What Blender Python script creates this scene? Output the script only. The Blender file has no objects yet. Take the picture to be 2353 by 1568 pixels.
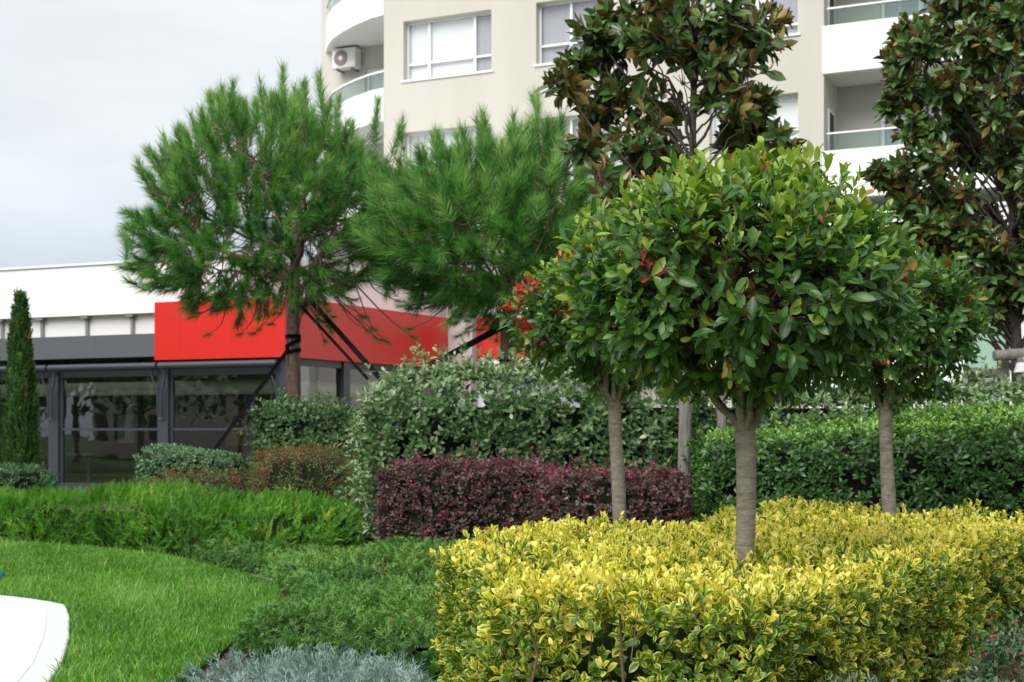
import bpy, math, random
import numpy as np
from mathutils import Vector

# ------------------------------------------------------------------ camera, sky, sun, exposure
scene = bpy.context.scene
H = 1.2                 # eye height (m)
FPX, HZ = 3268.0, 1000.0  # focal length and horizon on a 2353 x 1568 px picture
cam_d = bpy.data.cameras.new('camera'); cam = bpy.data.objects.new('camera', cam_d)
scene.collection.objects.link(cam); scene.camera = cam
cam.location = (0, 0, H); cam.rotation_euler = (math.radians(90), 0, 0)
cam_d.lens = 50; cam_d.sensor_width = 36; cam_d.shift_y = 0.0918
cam_d.clip_start = 0.05; cam_d.clip_end = 3000
cam_d.dof.use_dof = True; cam_d.dof.focus_distance = 5.6; cam_d.dof.aperture_fstop = 7.1

SUN_EL, SUN_AZ = math.radians(43), math.radians(214)   # azimuth from +Y towards +X: behind the camera, left
world = bpy.data.worlds.new('World'); scene.world = world; world.use_nodes = True
wn, wl = world.node_tree.nodes, world.node_tree.links
wn.clear()
w_out = wn.new('ShaderNodeOutputWorld'); w_bg = wn.new('ShaderNodeBackground')
w_sky = wn.new('ShaderNodeTexSky'); w_sky.sky_type = 'NISHITA'; w_sky.sun_disc = False
w_sky.sun_elevation = SUN_EL; w_sky.sun_rotation = SUN_AZ
w_tc = wn.new('ShaderNodeTexCoord'); w_sep = wn.new('ShaderNodeSeparateXYZ')
w_map = wn.new('ShaderNodeMapping'); w_map.inputs['Scale'].default_value = (1.0, 1.0, 3.2)
w_no = wn.new('ShaderNodeTexNoise'); w_no.inputs['Scale'].default_value = 2.3; w_no.inputs['Detail'].default_value = 5
w_no.inputs['Roughness'].default_value = 0.5
w_mul = wn.new('ShaderNodeMath'); w_mul.operation = 'MULTIPLY_ADD'
w_mul.inputs[1].default_value = 0.16; w_mul.inputs[2].default_value = -0.08
w_add = wn.new('ShaderNodeMath'); w_add.operation = 'ADD'
w_rmp = wn.new('ShaderNodeValToRGB')
els = w_rmp.color_ramp.elements
els[0].position = 0.05; els[0].color = (0.50, 0.565, 0.665, 1)
els[1].position = 0.205; els[1].color = (0.83, 0.87, 0.905, 1)
e = els.new(0.13); e.color = (0.615, 0.675, 0.76, 1)
e = els.new(0.165); e.color = (0.76, 0.81, 0.86, 1)
e = els.new(0.9); e.color = (0.90, 0.92, 0.94, 1)
w_no2 = wn.new('ShaderNodeTexNoise'); w_no2.inputs['Scale'].default_value = 4.0; w_no2.inputs['Detail'].default_value = 6
w_cl = wn.new('ShaderNodeMapRange'); w_cl.inputs['From Min'].default_value = 0.3; w_cl.inputs['From Max'].default_value = 0.7
w_cl.inputs['To Min'].default_value = 3.5; w_cl.inputs['To Max'].default_value = 4.25
w_sc = wn.new('ShaderNodeVectorMath'); w_sc.operation = 'SCALE'
w_mix = wn.new('ShaderNodeMix'); w_mix.data_type = 'RGBA'; w_mix.inputs['Factor'].default_value = 0.95
wl.new(w_tc.outputs['Generated'], w_sep.inputs[0]); wl.new(w_tc.outputs['Generated'], w_map.inputs[0])
wl.new(w_map.outputs[0], w_no.inputs['Vector']); wl.new(w_map.outputs[0], w_no2.inputs['Vector'])
wl.new(w_no.outputs['Fac'], w_mul.inputs[0]); wl.new(w_sep.outputs['Z'], w_add.inputs[0]); wl.new(w_mul.outputs[0], w_add.inputs[1])
wl.new(w_add.outputs[0], w_rmp.inputs['Fac']); wl.new(w_no2.outputs['Fac'], w_cl.inputs['Value'])
wl.new(w_rmp.outputs['Color'], w_sc.inputs[0]); wl.new(w_cl.outputs[0], w_sc.inputs['Scale'])
wl.new(w_sky.outputs[0], w_mix.inputs['A']); wl.new(w_sc.outputs[0], w_mix.inputs['B'])
wl.new(w_mix.outputs['Result'], w_bg.inputs['Color']); w_bg.inputs['Strength'].default_value = 0.1
wl.new(w_bg.outputs[0], w_out.inputs[0])

sun_d = bpy.data.lights.new('sun', 'SUN'); sun = bpy.data.objects.new('sun', sun_d); scene.collection.objects.link(sun)
sun_d.energy = 1.35; sun_d.angle = math.radians(45); sun_d.color = (1.0, 0.965, 0.91)
sdir = Vector((math.sin(SUN_AZ) * math.cos(SUN_EL), math.cos(SUN_AZ) * math.cos(SUN_EL), math.sin(SUN_EL)))
sun.rotation_euler = sdir.to_track_quat('Z', 'Y').to_euler()
sun.location = sdir * 50
vs = scene.view_settings
vs.view_transform = 'Standard'; vs.look = 'None'; vs.gamma = 1.0; vs.use_curve_mapping = False; vs.exposure = 1.45
scene.cycles.max_bounces = 7; scene.cycles.diffuse_bounces = 4; scene.cycles.glossy_bounces = 3
scene.cycles.transmission_bounces = 4; scene.cycles.transparent_max_bounces = 8
scene.cycles.use_denoising = True
scene.cycles.sample_clamp_indirect = 6.0

# ------------------------------------------------------------------ helpers
C = scene.collection
def W(px, py, d): return np.array([(px - 1176.5) / FPX * d, d, H - (py - HZ) / FPX * d])
def X(px, d): return (px - 1176.5) / FPX * d
def rng(seed): return np.random.default_rng(seed)
def norm(v): return v / np.maximum(np.linalg.norm(v, axis=-1, keepdims=True), 1e-9)
def noise3(p, f, seed=0):
    p = np.asarray(p); r = rng(seed + 991); o = np.zeros(len(p)); a = 1.0; tot = 0
    for k in range(4):
        for j in range(3):
            d = r.normal(size=3); d /= np.linalg.norm(d)
            o += a * np.sin(p @ d * f * (1.9 ** k) * (0.8 + 0.4 * r.random()) + r.random() * 6.28)
        tot += a * 1.7; a *= 0.55
    return o / tot

def npmesh(name, V, F, attr=None, smooth=True):
    me = bpy.data.meshes.new(name); V = np.asarray(V, np.float32); F = np.asarray(F, np.int32)
    k = F.shape[1]
    me.vertices.add(len(V)); me.vertices.foreach_set('co', V.ravel())
    me.loops.add(F.size); me.loops.foreach_set('vertex_index', F.ravel())
    me.polygons.add(len(F)); me.polygons.foreach_set('loop_start', np.arange(len(F), dtype=np.int32) * k)
    if attr is not None:
        a = me.attributes.new('lf', 'FLOAT_COLOR', 'POINT'); a.data.foreach_set('color', np.asarray(attr, np.float32).ravel())
    me.update(calc_edges=True)
    me.polygons.foreach_set('use_smooth', np.full(len(F), smooth))
    return me

def put(name, me, mat, parent=None, kind=None):
    o = bpy.data.objects.new(name, me); C.objects.link(o)
    if mat is not None and not me.materials: me.materials.append(mat)
    if parent is not None:
        o.parent = parent; L = parent
        off = Vector((0, 0, 0))
        while L is not None:
            off += L.location; L = L.parent
        o.location = -off
    if kind: o['kind'] = kind
    return o
def thing(name, label, cat, loc, group=None):
    o = bpy.data.objects.new(name, None); C.objects.link(o); o.location = loc
    o.empty_display_size = 0.2; o['label'] = label; o['category'] = cat
    if group: o['group'] = group
    return o
def tag(o, label, cat, group=None):
    o['label'] = label; o['category'] = cat
    if group: o['group'] = group
    return o
def struct(o): o['kind'] = 'structure'; return o

class MB:
    def __init__(s): s.v = []; s.f = []
    def poly(s, pts):
        n = len(s.v); s.v += [tuple(p) for p in pts]; s.f.append(tuple(range(n, n + len(pts)))); return s
    def hexa(s, c):   # 8 corners: bottom 4 (ccw from above), top 4
        n = len(s.v); s.v += [tuple(p) for p in c]
        for f in ((3, 2, 1, 0), (4, 5, 6, 7), (0, 1, 5, 4), (1, 2, 6, 5), (2, 3, 7, 6), (3, 0, 4, 7)):
            s.f.append(tuple(n + i for i in f))
        return s
    def prism(s, pts, z0, z1):
        n = len(s.v); k = len(pts)
        s.v += [(p[0], p[1], z0) for p in pts] + [(p[0], p[1], z1) for p in pts]
        s.f.append(tuple(n + i for i in range(k))[::-1]); s.f.append(tuple(n + k + i for i in range(k)))
        for i in range(k):
            j = (i + 1) % k; s.f.append((n + i, n + j, n + k + j, n + k + i))
        return s
    def tube(s, path, rad, sides=10, cap=True):
        path = np.asarray(path, float); P = len(path)
        rad = np.full(P, rad) if np.isscalar(rad) else np.asarray(rad, float)
        V, F = tubes(path[None], rad[None], sides, tri=False); n = len(s.v)
        s.v += [tuple(p) for p in V]; s.f += [tuple(int(i) + n for i in f) for f in F]
        if cap:
            s.f.append(tuple(n + i for i in range(sides))); s.f.append(tuple(n + (P - 1) * sides + i for i in range(sides))[::-1])
        return s
    def build(s, name, mat, parent=None, smooth=False, kind=None, bevel=0):
        me = bpy.data.meshes.new(name); me.from_pydata(s.v, [], s.f); me.validate(); me.update()
        if smooth: me.polygons.foreach_set('use_smooth', np.full(len(me.polygons), True))
        o = put(name, me, mat, parent, kind)
        if bevel:
            b = o.modifiers.new('bevel', 'BEVEL'); b.width = bevel; b.segments = 2; b.limit_method = 'ANGLE'
        return o

def tubes(paths, rad, sides=6, tri=True):
    N, P, _ = paths.shape
    T = norm(np.gradient(paths, axis=1))
    ref = np.where(np.abs(T[..., 2:3]) > 0.9, np.array([1.0, 0.13, 0]), np.array([0.05, 0.1, 1.0]))
    ref = np.broadcast_to(ref[:, :1], T.shape)
    e1 = norm(np.cross(T, ref)); e2 = np.cross(T, e1)
    a = np.arange(sides) / sides * 2 * np.pi
    V = paths[:, :, None] + rad[:, :, None, None] * (np.cos(a)[:, None] * e1[:, :, None] + np.sin(a)[:, None] * e2[:, :, None])
    base = (np.arange(N)[:, None, None] * P + np.arange(P - 1)[None, :, None]) * sides
    i = np.arange(sides); j = (i + 1) % sides
    q = np.stack([base + i, base + j, base + sides + j, base + sides + i], -1).reshape(-1, 4)
    if tri: q = np.concatenate([q[:, [0, 1, 2]], q[:, [0, 2, 3]]])
    return V.reshape(-1, 3), q
def bez(a, b, c, d, P):
    t = np.linspace(0, 1, P)[None, :, None]
    a, b, c, d = [np.asarray(x, float).reshape(-1, 1, 3) for x in (a, b, c, d)]
    return (1 - t) ** 3 * a + 3 * (1 - t) ** 2 * t * b + 3 * (1 - t) * t * t * c + t ** 3 * d

# ------------------------------------------------------------------ materials
class NT:
    def __init__(s, name):
        s.m = bpy.data.materials.new(name); s.m.use_nodes = True; s.t = s.m.node_tree; s.t.nodes.clear()
        s.out = s.n('ShaderNodeOutputMaterial')
    def n(s, t, **kw):
        o = s.t.nodes.new(t)
        for k, v in kw.items():
            if k in o.inputs: o.inputs[k].default_value = v
            else: setattr(o, k, v)
        return o
    def l(s, a, b): s.t.links.new(a, b)
    def math(s, op, a, b=None, c=None, clamp=False):
        o = s.n('ShaderNodeMath', operation=op); o.use_clamp = clamp
        for i, x in enumerate((a, b, c)):
            if x is None: continue
            if isinstance(x, (int, float)): o.inputs[i].default_value = x
            else: s.l(x, o.inputs[i])
        return o.outputs[0]
    def mix(s, f, a, b, blend='MIX'):
        o = s.n('ShaderNodeMix', data_type='RGBA', blend_type=blend)
        for nm, x in (('Factor', f), ('A', a), ('B', b)):
            sk = [i for i in o.inputs if i.name == nm and (i.type == 'RGBA' or nm == 'Factor' and i.type == 'VALUE')][0]
            if isinstance(x, (int, float)): sk.default_value = x
            elif isinstance(x, tuple): sk.default_value = (*x, 1) if len(x) == 3 else x
            else: s.l(x, sk)
        return [q for q in o.outputs if q.type == 'RGBA'][0]
    def noise(s, scale, detail=4, vec=None, rough=0.55, dist=0):
        o = s.n('ShaderNodeTexNoise'); o.inputs['Scale'].default_value = scale; o.inputs['Detail'].default_value = detail
        o.inputs['Roughness'].default_value = rough; o.inputs['Distortion'].default_value = dist
        if vec is not None: s.l(vec, o.inputs['Vector'])
        return o.outputs['Fac']
    def pos(s, scale=(1, 1, 1)):
        g = s.n('ShaderNodeNewGeometry'); m = s.n('ShaderNodeMapping'); m.inputs['Scale'].default_value = scale
        s.l(g.outputs['Position'], m.inputs[0]); return m.outputs[0]
    def ramp(s, f, stops):
        o = s.n('ShaderNodeValToRGB'); e = o.color_ramp.elements
        while len(e) < len(stops): e.new(0.5)
        for q, (p, c) in zip(e, stops): q.position = p; q.color = (*c, 1)
        s.l(f, o.inputs['Fac']); return o.outputs['Color']

def leaf_mat(name, stops, rough=0.42, trans=0.22, midrib=None, under=None, vary=None, spec=0.5, tboost=1.5, specks=False):
    t = NT(name)
    at = t.n('ShaderNodeAttribute'); at.attribute_name = 'lf'
    sp = t.n('ShaderNodeSeparateColor'); t.l(at.outputs['Color'], sp.inputs[0])
    R, U, V = sp.outputs[0], sp.outputs[1], sp.outputs[2]
    c = t.ramp(R, stops)
    p = t.pos()
    if vary:     # variegated: green heart, yellow margin of uneven width
        nz = t.noise(55, 3, p)
        x = t.math('ADD', U, t.math('MULTIPLY_ADD', nz, 1.0, -0.5))
        thr = t.math('MULTIPLY_ADD', R, -1.15, 0.92)
        f = t.math('MULTIPLY_ADD', t.math('SUBTRACT', x, thr), 5.0, 0.5, clamp=True)
        g = t.ramp(t.noise(30, 2, p), vary[0]); y = t.ramp(R, vary[1])
        c = t.mix(f, g, y)
    if midrib:
        f = t.math('SUBTRACT', 1.0, t.math('MULTIPLY', U, 7.0), clamp=True)
        c = t.mix(t.math('MULTIPLY', f, 0.55), c, midrib)
    if specks:
        k = t.math('MULTIPLY_ADD', t.noise(95, 2, p), 14.0, -10.2, clamp=True); c = t.mix(t.math('MULTIPLY', k, 0.8), c, (0.13, 0.07, 0.025))
    nz2 = t.noise(9, 3, p)
    br = t.math('MULTIPLY_ADD', nz2, 0.7, 0.65)
    hv = t.n('ShaderNodeHueSaturation'); t.l(c, hv.inputs['Color']); t.l(br, hv.inputs['Value']); c = hv.outputs[0]
    if under:
        c = t.mix(at.outputs['Alpha'], c, t.ramp(nz2, under))
    b = t.n('ShaderNodeBsdfPrincipled'); t.l(c, b.inputs['Base Color'])
    b.inputs['Specular IOR Level'].default_value = spec
    rr = t.math('MULTIPLY_ADD', t.noise(60, 2, p), 0.25, rough - 0.12)
    if under: rr = t.math('ADD', rr, t.math('MULTIPLY', at.outputs['Alpha'], 0.35))
    t.l(rr, b.inputs['Roughness'])
    tr = t.n('ShaderNodeBsdfTranslucent')
    hs = t.n('ShaderNodeHueSaturation', Value=tboost, Saturation=1.1); t.l(c, hs.inputs['Color']); t.l(hs.outputs[0], tr.inputs['Color'])
    m = t.n('ShaderNodeMixShader'); m.inputs[0].default_value = trans
    t.l(b.outputs[0], m.inputs[1]); t.l(tr.outputs[0], m.inputs[2]); t.l(m.outputs[0], t.out.inputs[0])
    return t.m

def plain(name, col, rough=0.6, nscale=6, namp=0.12, bump=0.0, bscale=80, metal=0.0, spec=0.5, stretch=(1, 1, 1)):
    t = NT(name); p = t.pos(stretch)
    n = t.noise(nscale, 5, p); v = t.math('MULTIPLY_ADD', n, 2 * namp, 1 - namp)
    h = t.n('ShaderNodeHueSaturation'); h.inputs['Color'].default_value = (*col, 1); t.l(v, h.inputs['Value'])
    b = t.n('ShaderNodeBsdfPrincipled', Roughness=rough, Metallic=metal); t.l(h.outputs[0], b.inputs['Base Color'])
    b.inputs['Specular IOR Level'].default_value = spec
    if bump:
        bp = t.n('ShaderNodeBump', Strength=bump, Distance=0.01); t.l(t.noise(bscale, 4, p), bp.inputs['Height']); t.l(bp.outputs[0], b.inputs['Normal'])
    t.l(b.outputs[0], t.out.inputs[0]); return t.m

def bark_mat(name, c0, c1, c2, st, bump=0.6, scale=14):
    t = NT(name); p = t.pos(st)
    a = t.noise(scale, 6, p, 0.65, 0.6); k = t.noise(3.5, 3, t.pos())
    c = t.ramp(a, [(0.33, c0), (0.5, c1), (0.68, c2)])
    c = t.mix(t.math('MULTIPLY_ADD', k, 1.6, -0.5, clamp=True), c, t.mix(0.45, c, c2))
    fl = t.math('MULTIPLY_ADD', t.noise(38, 4, t.pos((1, 1, 3.5)), 0.7, 1.2), 4.0, -1.15, clamp=True)
    c = t.mix(t.math('MULTIPLY', t.math('SUBTRACT', 1.0, fl), 0.6), c, c0)
    b = t.n('ShaderNodeBsdfPrincipled', Roughness=0.85); t.l(c, b.inputs['Base Color'])
    bp = t.n('ShaderNodeBump', Strength=bump, Distance=0.012); t.l(a, bp.inputs['Height']); t.l(bp.outputs[0], b.inputs['Normal'])
    t.l(b.outputs[0], t.out.inputs[0]); return t.m

def glass_mat(name, tint, refl=1.0, rough=0.0, ior=1.5):
    t = NT(name)
    tr = t.n('ShaderNodeBsdfTransparent'); tr.inputs['Color'].default_value = (*tint, 1)
    gl = t.n('ShaderNodeBsdfGlossy', Roughness=rough); gl.inputs['Color'].default_value = (1, 1, 1, 1)
    bp = t.n('ShaderNodeBump', Strength=0.06, Distance=0.02); t.l(t.noise(1.6, 2, t.pos()), bp.inputs['Height']); t.l(bp.outputs[0], gl.inputs['Normal'])
    lw = t.n('ShaderNodeLayerWeight', Blend=0.5)
    f = t.math('MULTIPLY', t.math('MULTIPLY_ADD', t.math('POWER', lw.outputs['Facing'], 5.0), 0.9, 0.045), refl, clamp=True)
    m = t.n('ShaderNodeMixShader'); t.l(f, m.inputs[0]); t.l(tr.outputs[0], m.inputs[1]); t.l(gl.outputs[0], m.inputs[2])
    t.l(m.outputs[0], t.out.inputs[0]); return t.m

M = {}
M['photinia'] = leaf_mat('photinia_leaf', [(0, (0.022, 0.075, 0.02)), (0.35, (0.045, 0.13, 0.028)), (0.6, (0.085, 0.2, 0.035)), (0.75, (0.2, 0.32, 0.04)), (0.88, (0.3, 0.4, 0.06)), (0.93, (0.42, 0.09, 0.04)), (1, (0.42, 0.02, 0.03))], rough=0.36, trans=0.3, midrib=(0.22, 0.3, 0.08), specks=True)
M['magnolia'] = leaf_mat('magnolia_leaf', [(0, (0.035, 0.09, 0.025)), (0.6, (0.08, 0.17, 0.04)), (0.9, (0.15, 0.25, 0.055)), (1, (0.26, 0.22, 0.03))], rough=0.26, trans=0.06, midrib=(0.12, 0.17, 0.05), under=[(0.3, (0.21, 0.14, 0.04)), (0.5, (0.29, 0.19, 0.055)), (0.7, (0.26, 0.25, 0.075))], spec=0.6)
M['euonymus'] = leaf_mat('variegated_leaf', [(0, (0.1, 0.2, 0.03)), (1, (0.6, 0.5, 0.06))], rough=0.38, trans=0.25, specks=True,
    vary=([(0.35, (0.045, 0.13, 0.02)), (0.65, (0.13, 0.25, 0.035))], [(0, (0.46, 0.49, 0.06)), (0.6, (0.71, 0.65, 0.09)), (0.97, (0.80, 0.73, 0.18)), (1, (0.85, 0.62, 0.03))]))
M['elaeagnus'] = leaf_mat('silvery_leaf', [(0, (0.035, 0.09, 0.028)), (0.5, (0.08, 0.165, 0.05)), (0.8, (0.17, 0.27, 0.1)), (1, (0.38, 0.42, 0.26))], rough=0.42, trans=0.15, midrib=(0.2, 0.26, 0.14))
M['pittosporum'] = leaf_mat('glossy_leaf', [(0, (0.028, 0.08, 0.02)), (0.5, (0.055, 0.15, 0.028)), (0.72, (0.1, 0.23, 0.04)), (1, (0.25, 0.43, 0.075))], rough=0.36, trans=0.2, midrib=(0.13, 0.25, 0.06))
M['loropetalum'] = leaf_mat('purple_leaf', [(0, (0.05, 0.024, 0.022)), (0.45, (0.095, 0.05, 0.046)), (0.7, (0.14, 0.125, 0.09)), (0.85, (0.25, 0.03, 0.04)), (0.93, (0.36, 0.05, 0.03)), (1, (0.45, 0.02, 0.17))], rough=0.42, trans=0.2)
M['nandina'] = leaf_mat('nandina_leaf', [(0, (0.03, 0.085, 0.03)), (0.4, (0.08, 0.15, 0.03)), (0.65, (0.18, 0.16, 0.04)), (0.85, (0.3, 0.1, 0.04)), (1, (0.38, 0.03, 0.03))], rough=0.45, trans=0.22)
M['greyshrub'] = leaf_mat('grey_green_leaf', [(0, (0.05, 0.13, 0.06)), (0.5, (0.1, 0.22, 0.09)), (1, (0.28, 0.4, 0.22))], rough=0.45, trans=0.2)
M['cotoneaster'] = leaf_mat('cotoneaster_leaf', [(0, (0.022, 0.065, 0.03)), (0.6, (0.05, 0.13, 0.05)), (0.9, (0.12, 0.2, 0.1)), (1, (0.25, 0.26, 0.18))], rough=0.42, trans=0.15, midrib=(0.13, 0.2, 0.1))
M['juniper_bright'] = leaf_mat('juniper_bright', [(0, (0.025, 0.1, 0.012)), (0.5, (0.075, 0.24, 0.018)), (0.85, (0.16, 0.38, 0.03)), (0.97, (0.32, 0.45, 0.07)), (1, (0.3, 0.12, 0.04))], rough=0.6, trans=0.25)
M['juniper_low'] = leaf_mat('juniper_low', [(0, (0.028, 0.105, 0.022)), (0.5, (0.088, 0.225, 0.034)), (0.9, (0.2, 0.37, 0.06)), (1, (0.25, 0.13, 0.05))], rough=0.6, trans=0.2)
M['juniper_blue'] = leaf_mat('juniper_blue', [(0, (0.06, 0.13, 0.1)), (0.5, (0.14, 0.235, 0.2)), (1, (0.29, 0.39, 0.35))], rough=0.6, trans=0.15)
M['cypress'] = leaf_mat('cypress_foliage', [(0, (0.025, 0.075, 0.02)), (0.6, (0.065, 0.16, 0.03)), (0.95, (0.14, 0.25, 0.05)), (1, (0.35, 0.2, 0.06))], rough=0.6, trans=0.15)
M['pine'] = leaf_mat('pine_needle', [(0, (0.03, 0.11, 0.022)), (0.45, (0.07, 0.22, 0.04)), (0.8, (0.15, 0.37, 0.07)), (0.96, (0.27, 0.46, 0.13)), (1, (0.22, 0.13, 0.04))], rough=0.5, trans=0.25)
M['grass'] = leaf_mat('grass_blade', [(0, (0.055, 0.17, 0.015)), (0.5, (0.12, 0.31, 0.028)), (0.85, (0.21, 0.43, 0.06)), (0.97, (0.32, 0.46, 0.17)), (1, (0.45, 0.4, 0.16))], rough=0.5, trans=0.3)
M['core'] = plain('core_shade', (0.013, 0.018, 0.009), 0.95, 20, 0.5, 0.8, 40, spec=0.1)  # near-black: the shade inside a hedge is put into this colour
M['core_green'] = plain('inner_foliage', (0.012, 0.026, 0.008), 0.95, 20, 0.5, 0.8, 40, spec=0.1)  # greener version, interior shade likewise put into the colour
M['twig'] = plain('twig_bark', (0.11, 0.07, 0.045), 0.8, 30, 0.3)
M['redtwig'] = plain('red_twig', (0.17, 0.055, 0.04), 0.6, 30, 0.35)
M['bark_ph'] = bark_mat('photinia_bark', (0.09, 0.075, 0.055), (0.19, 0.165, 0.13), (0.28, 0.25, 0.21), (1, 1, 3.2))
M['bark_pine'] = bark_mat('pine_bark', (0.06, 0.035, 0.025), (0.17, 0.1, 0.075), (0.3, 0.2, 0.16), (1, 1, 0.35), 0.9, 26)
M['bark_mag'] = bark_mat('magnolia_bark', (0.05, 0.038, 0.03), (0.1, 0.08, 0.065), (0.16, 0.135, 0.115), (1, 1, 0.5))
M['timber'] = bark_mat('weathered_timber', (0.1, 0.09, 0.08), (0.19, 0.175, 0.155), (0.28, 0.26, 0.235), (1, 1, 0.12), 0.5, 22)
M['soil'] = plain('soil', (0.09, 0.055, 0.035), 0.95, 18, 0.5, 1.0, 60, spec=0.1)
M['rough_grass'] = plain('rough_grass', (0.06, 0.1, 0.03), 0.95, 0.6, 0.4, 0.5, 20, spec=0.1)
M['lawn'] = plain('lawn_soil', (0.045, 0.11, 0.02), 0.95, 9, 0.4, 1.0, 90, spec=0.1)
M['paving'] = plain('white_paving', (0.66, 0.66, 0.66), 0.55, 4, 0.03, 0.05, 120)
M['kerbstone'] = plain('white_kerb', (0.62, 0.63, 0.635), 0.6, 9, 0.04, 0.15, 60, stretch=(1, 5, 1))
M['beige'] = plain('beige_render', (0.56, 0.535, 0.485), 0.9, 1.1, 0.1, 0.25, 90, spec=0.2, stretch=(1, 1, .22))
M['white'] = plain('white_render', (0.84, 0.84, 0.835), 0.7, 1.5, 0.02, 0.05, 80, spec=0.3)
M['soffit'] = plain('white_soffit', (0.78, 0.775, 0.765), 0.8, 1.5, 0.03)
M['pvc'] = plain('white_window_frame', (0.82, 0.825, 0.83), 0.35, 3, 0.02)
M['red'] = plain('red_panel', (0.62, 0.018, 0.01), 0.32, 1.2, 0.03)
M['grey'] = plain('grey_panel', (0.1, 0.105, 0.118), 0.4, 1.2, 0.05)
M['steel'] = plain('dark_blue_grey_steel', (0.045, 0.05, 0.066), 0.35, 2.5, 0.08)
M['clad'] = plain('pale_cladding', (0.74, 0.73, 0.7), 0.6, 1.5, 0.05, stretch=(1, 1, 6))
M['metal'] = plain('galvanised_bracket', (0.3, 0.3, 0.3), 0.45, 5, 0.1, metal=0.6)
M['stone'] = plain('pinkish_stone', (0.5, 0.42, 0.4), 0.8, 3, 0.08, 0.2, 60)
M['black'] = plain('black_webbing', (0.006, 0.006, 0.008), 0.9, 40, 0.3, spec=0.1)
M['rubber'] = plain('brown_hose', (0.12, 0.07, 0.055), 0.55, 20, 0.15)
M['teal'] = plain('teal_plastic', (0.01, 0.13, 0.16), 0.3, 12, 0.1)
M['berry'] = plain('red_berry', (0.5, 0.012, 0.015), 0.25, 40, 0.1)
M['duct'] = plain('cream_duct', (0.85, 0.83, 0.72), 0.5, 2, 0.05)
M['interior'] = plain('interior_wall', (0.2, 0.21, 0.21), 0.8, 0.8, 0.2)
M['intfloor'] = plain('interior_floor', (0.07, 0.065, 0.06), 0.5, 1.5, 0.2)
M['orange'] = plain('orange_panel', (0.6, 0.24, 0.03), 0.6, 3, 0.2)
M['cloth'] = plain('white_cloth', (0.6, 0.61, 0.62), 0.85, 3, 0.08)
M['curtain'] = plain('lilac_curtain', (0.42, 0.41, 0.46), 0.9, 5, 0.25, stretch=(6, 6, 0.15))
M['blind'] = plain('white_blind', (0.86, 0.87, 0.88), 0.8, 2, 0.03)
M['darkroom'] = plain('dark_room', (0.06, 0.06, 0.065), 0.9, 1, 0.2)
M['louvre'] = plain('grey_shutter', (0.4, 0.42, 0.44), 0.5, 2, 0.1)
M['ac'] = plain('ac_casing', (0.72, 0.71, 0.68), 0.45, 3, 0.04)
M['acgrille'] = plain('ac_grille', (0.22, 0.19, 0.17), 0.5, 40, 0.3)
M['glass'] = glass_mat('clear_glass', (0.84, 0.88, 0.87), 2.0)
M['glass_up'] = glass_mat('window_glass', (0.97, 0.975, 0.98), 1.6)
M['glass_rail'] = glass_mat('railing_glass', (0.74, 0.83, 0.79), 1.3)
M['green_glass'] = plain('frosted_green_glass', (0.3, 0.46, 0.37), 0.25, 1, 0.04)
M['bud'] = plain('pine_bud', (0.36, 0.19, 0.1), 0.7, 30, 0.2)
M['dead'] = plain('dry_leaf', (0.32, 0.17, 0.09), 0.8, 30, 0.3)
_b = NT('lit_bulb'); _e = _b.n('ShaderNodeEmission', Strength=3.0); _e.inputs['Color'].default_value = (1, 0.75, 0.45, 1); _b.l(_e.outputs[0], _b.out.inputs[0]); M['bulb'] = _b.m

# ------------------------------------------------------------------ ground, lawn, paving
g = MB(); g.poly([(-900, -900, -0.03), (900, -900, -0.03), (900, 900, -0.03), (-900, 900, -0.03)])
struct(g.build('ground', M['rough_grass']))
g = MB(); g.poly([(-12, 3, -0.024), (12, 3, -0.024), (12, 24, -0.024), (-12, 24, -0.024)]); struct(g.build('planting_bed', M['soil']))
LAWN = [(-9.5, 16.2), (-7.6, 16.0), (-5.6, 15.6), (-4.4, 14.9), (-3.3, 13.7), (-2.78, 12.85), (-2.3, 12.07), (-1.88, 11.2), (-1.66, 10.3), (-1.6, 9.6), (-1.63, 8.6), (-1.6, 7.7), (-1.62, 7.0), (-1.75, 6.2), (-2.0, 5.0), (-3.2, 5.0), (-3.2, 4), (-9.5, 4)]
g = MB(); g.prism(LAWN, -0.02, 0.0); struct(g.build('lawn', M['lawn']))
KERB = [(-1.95, 5.4), (-2.08, 6.2), (-2.28, 7.2), (-2.55, 8.2), (-2.83, 9.1), (-2.99, 9.55), (-3.06, 9.72), (-3.2, 9.88), (-3.42, 10.08), (-3.75, 10.32), (-4.3, 10.6), (-5.2, 10.9), (-6.5, 11.2), (-9.5, 11.6)]
def offs(pl, d):
    p = np.array(pl); t = norm(np.gradient(p, axis=0)); return p + d * np.stack([-t[:, 1], t[:, 0]], 1)
inner = [tuple(q) for q in offs(KERB, 0.17)]
g = MB(); g.prism(KERB + inner[::-1], -0.02, 0.045); k_ = g.build('kerb', M['kerbstone'], bevel=0.012); struct(k_)
g = MB(); g.poly([(x, y, 0.0468) for x, y in [tuple(q) for q in offs(KERB, 0.14)] + [(-9.5, 5.4)]][::-1]); struct(g.build('pavement', M['paving']))

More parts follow.
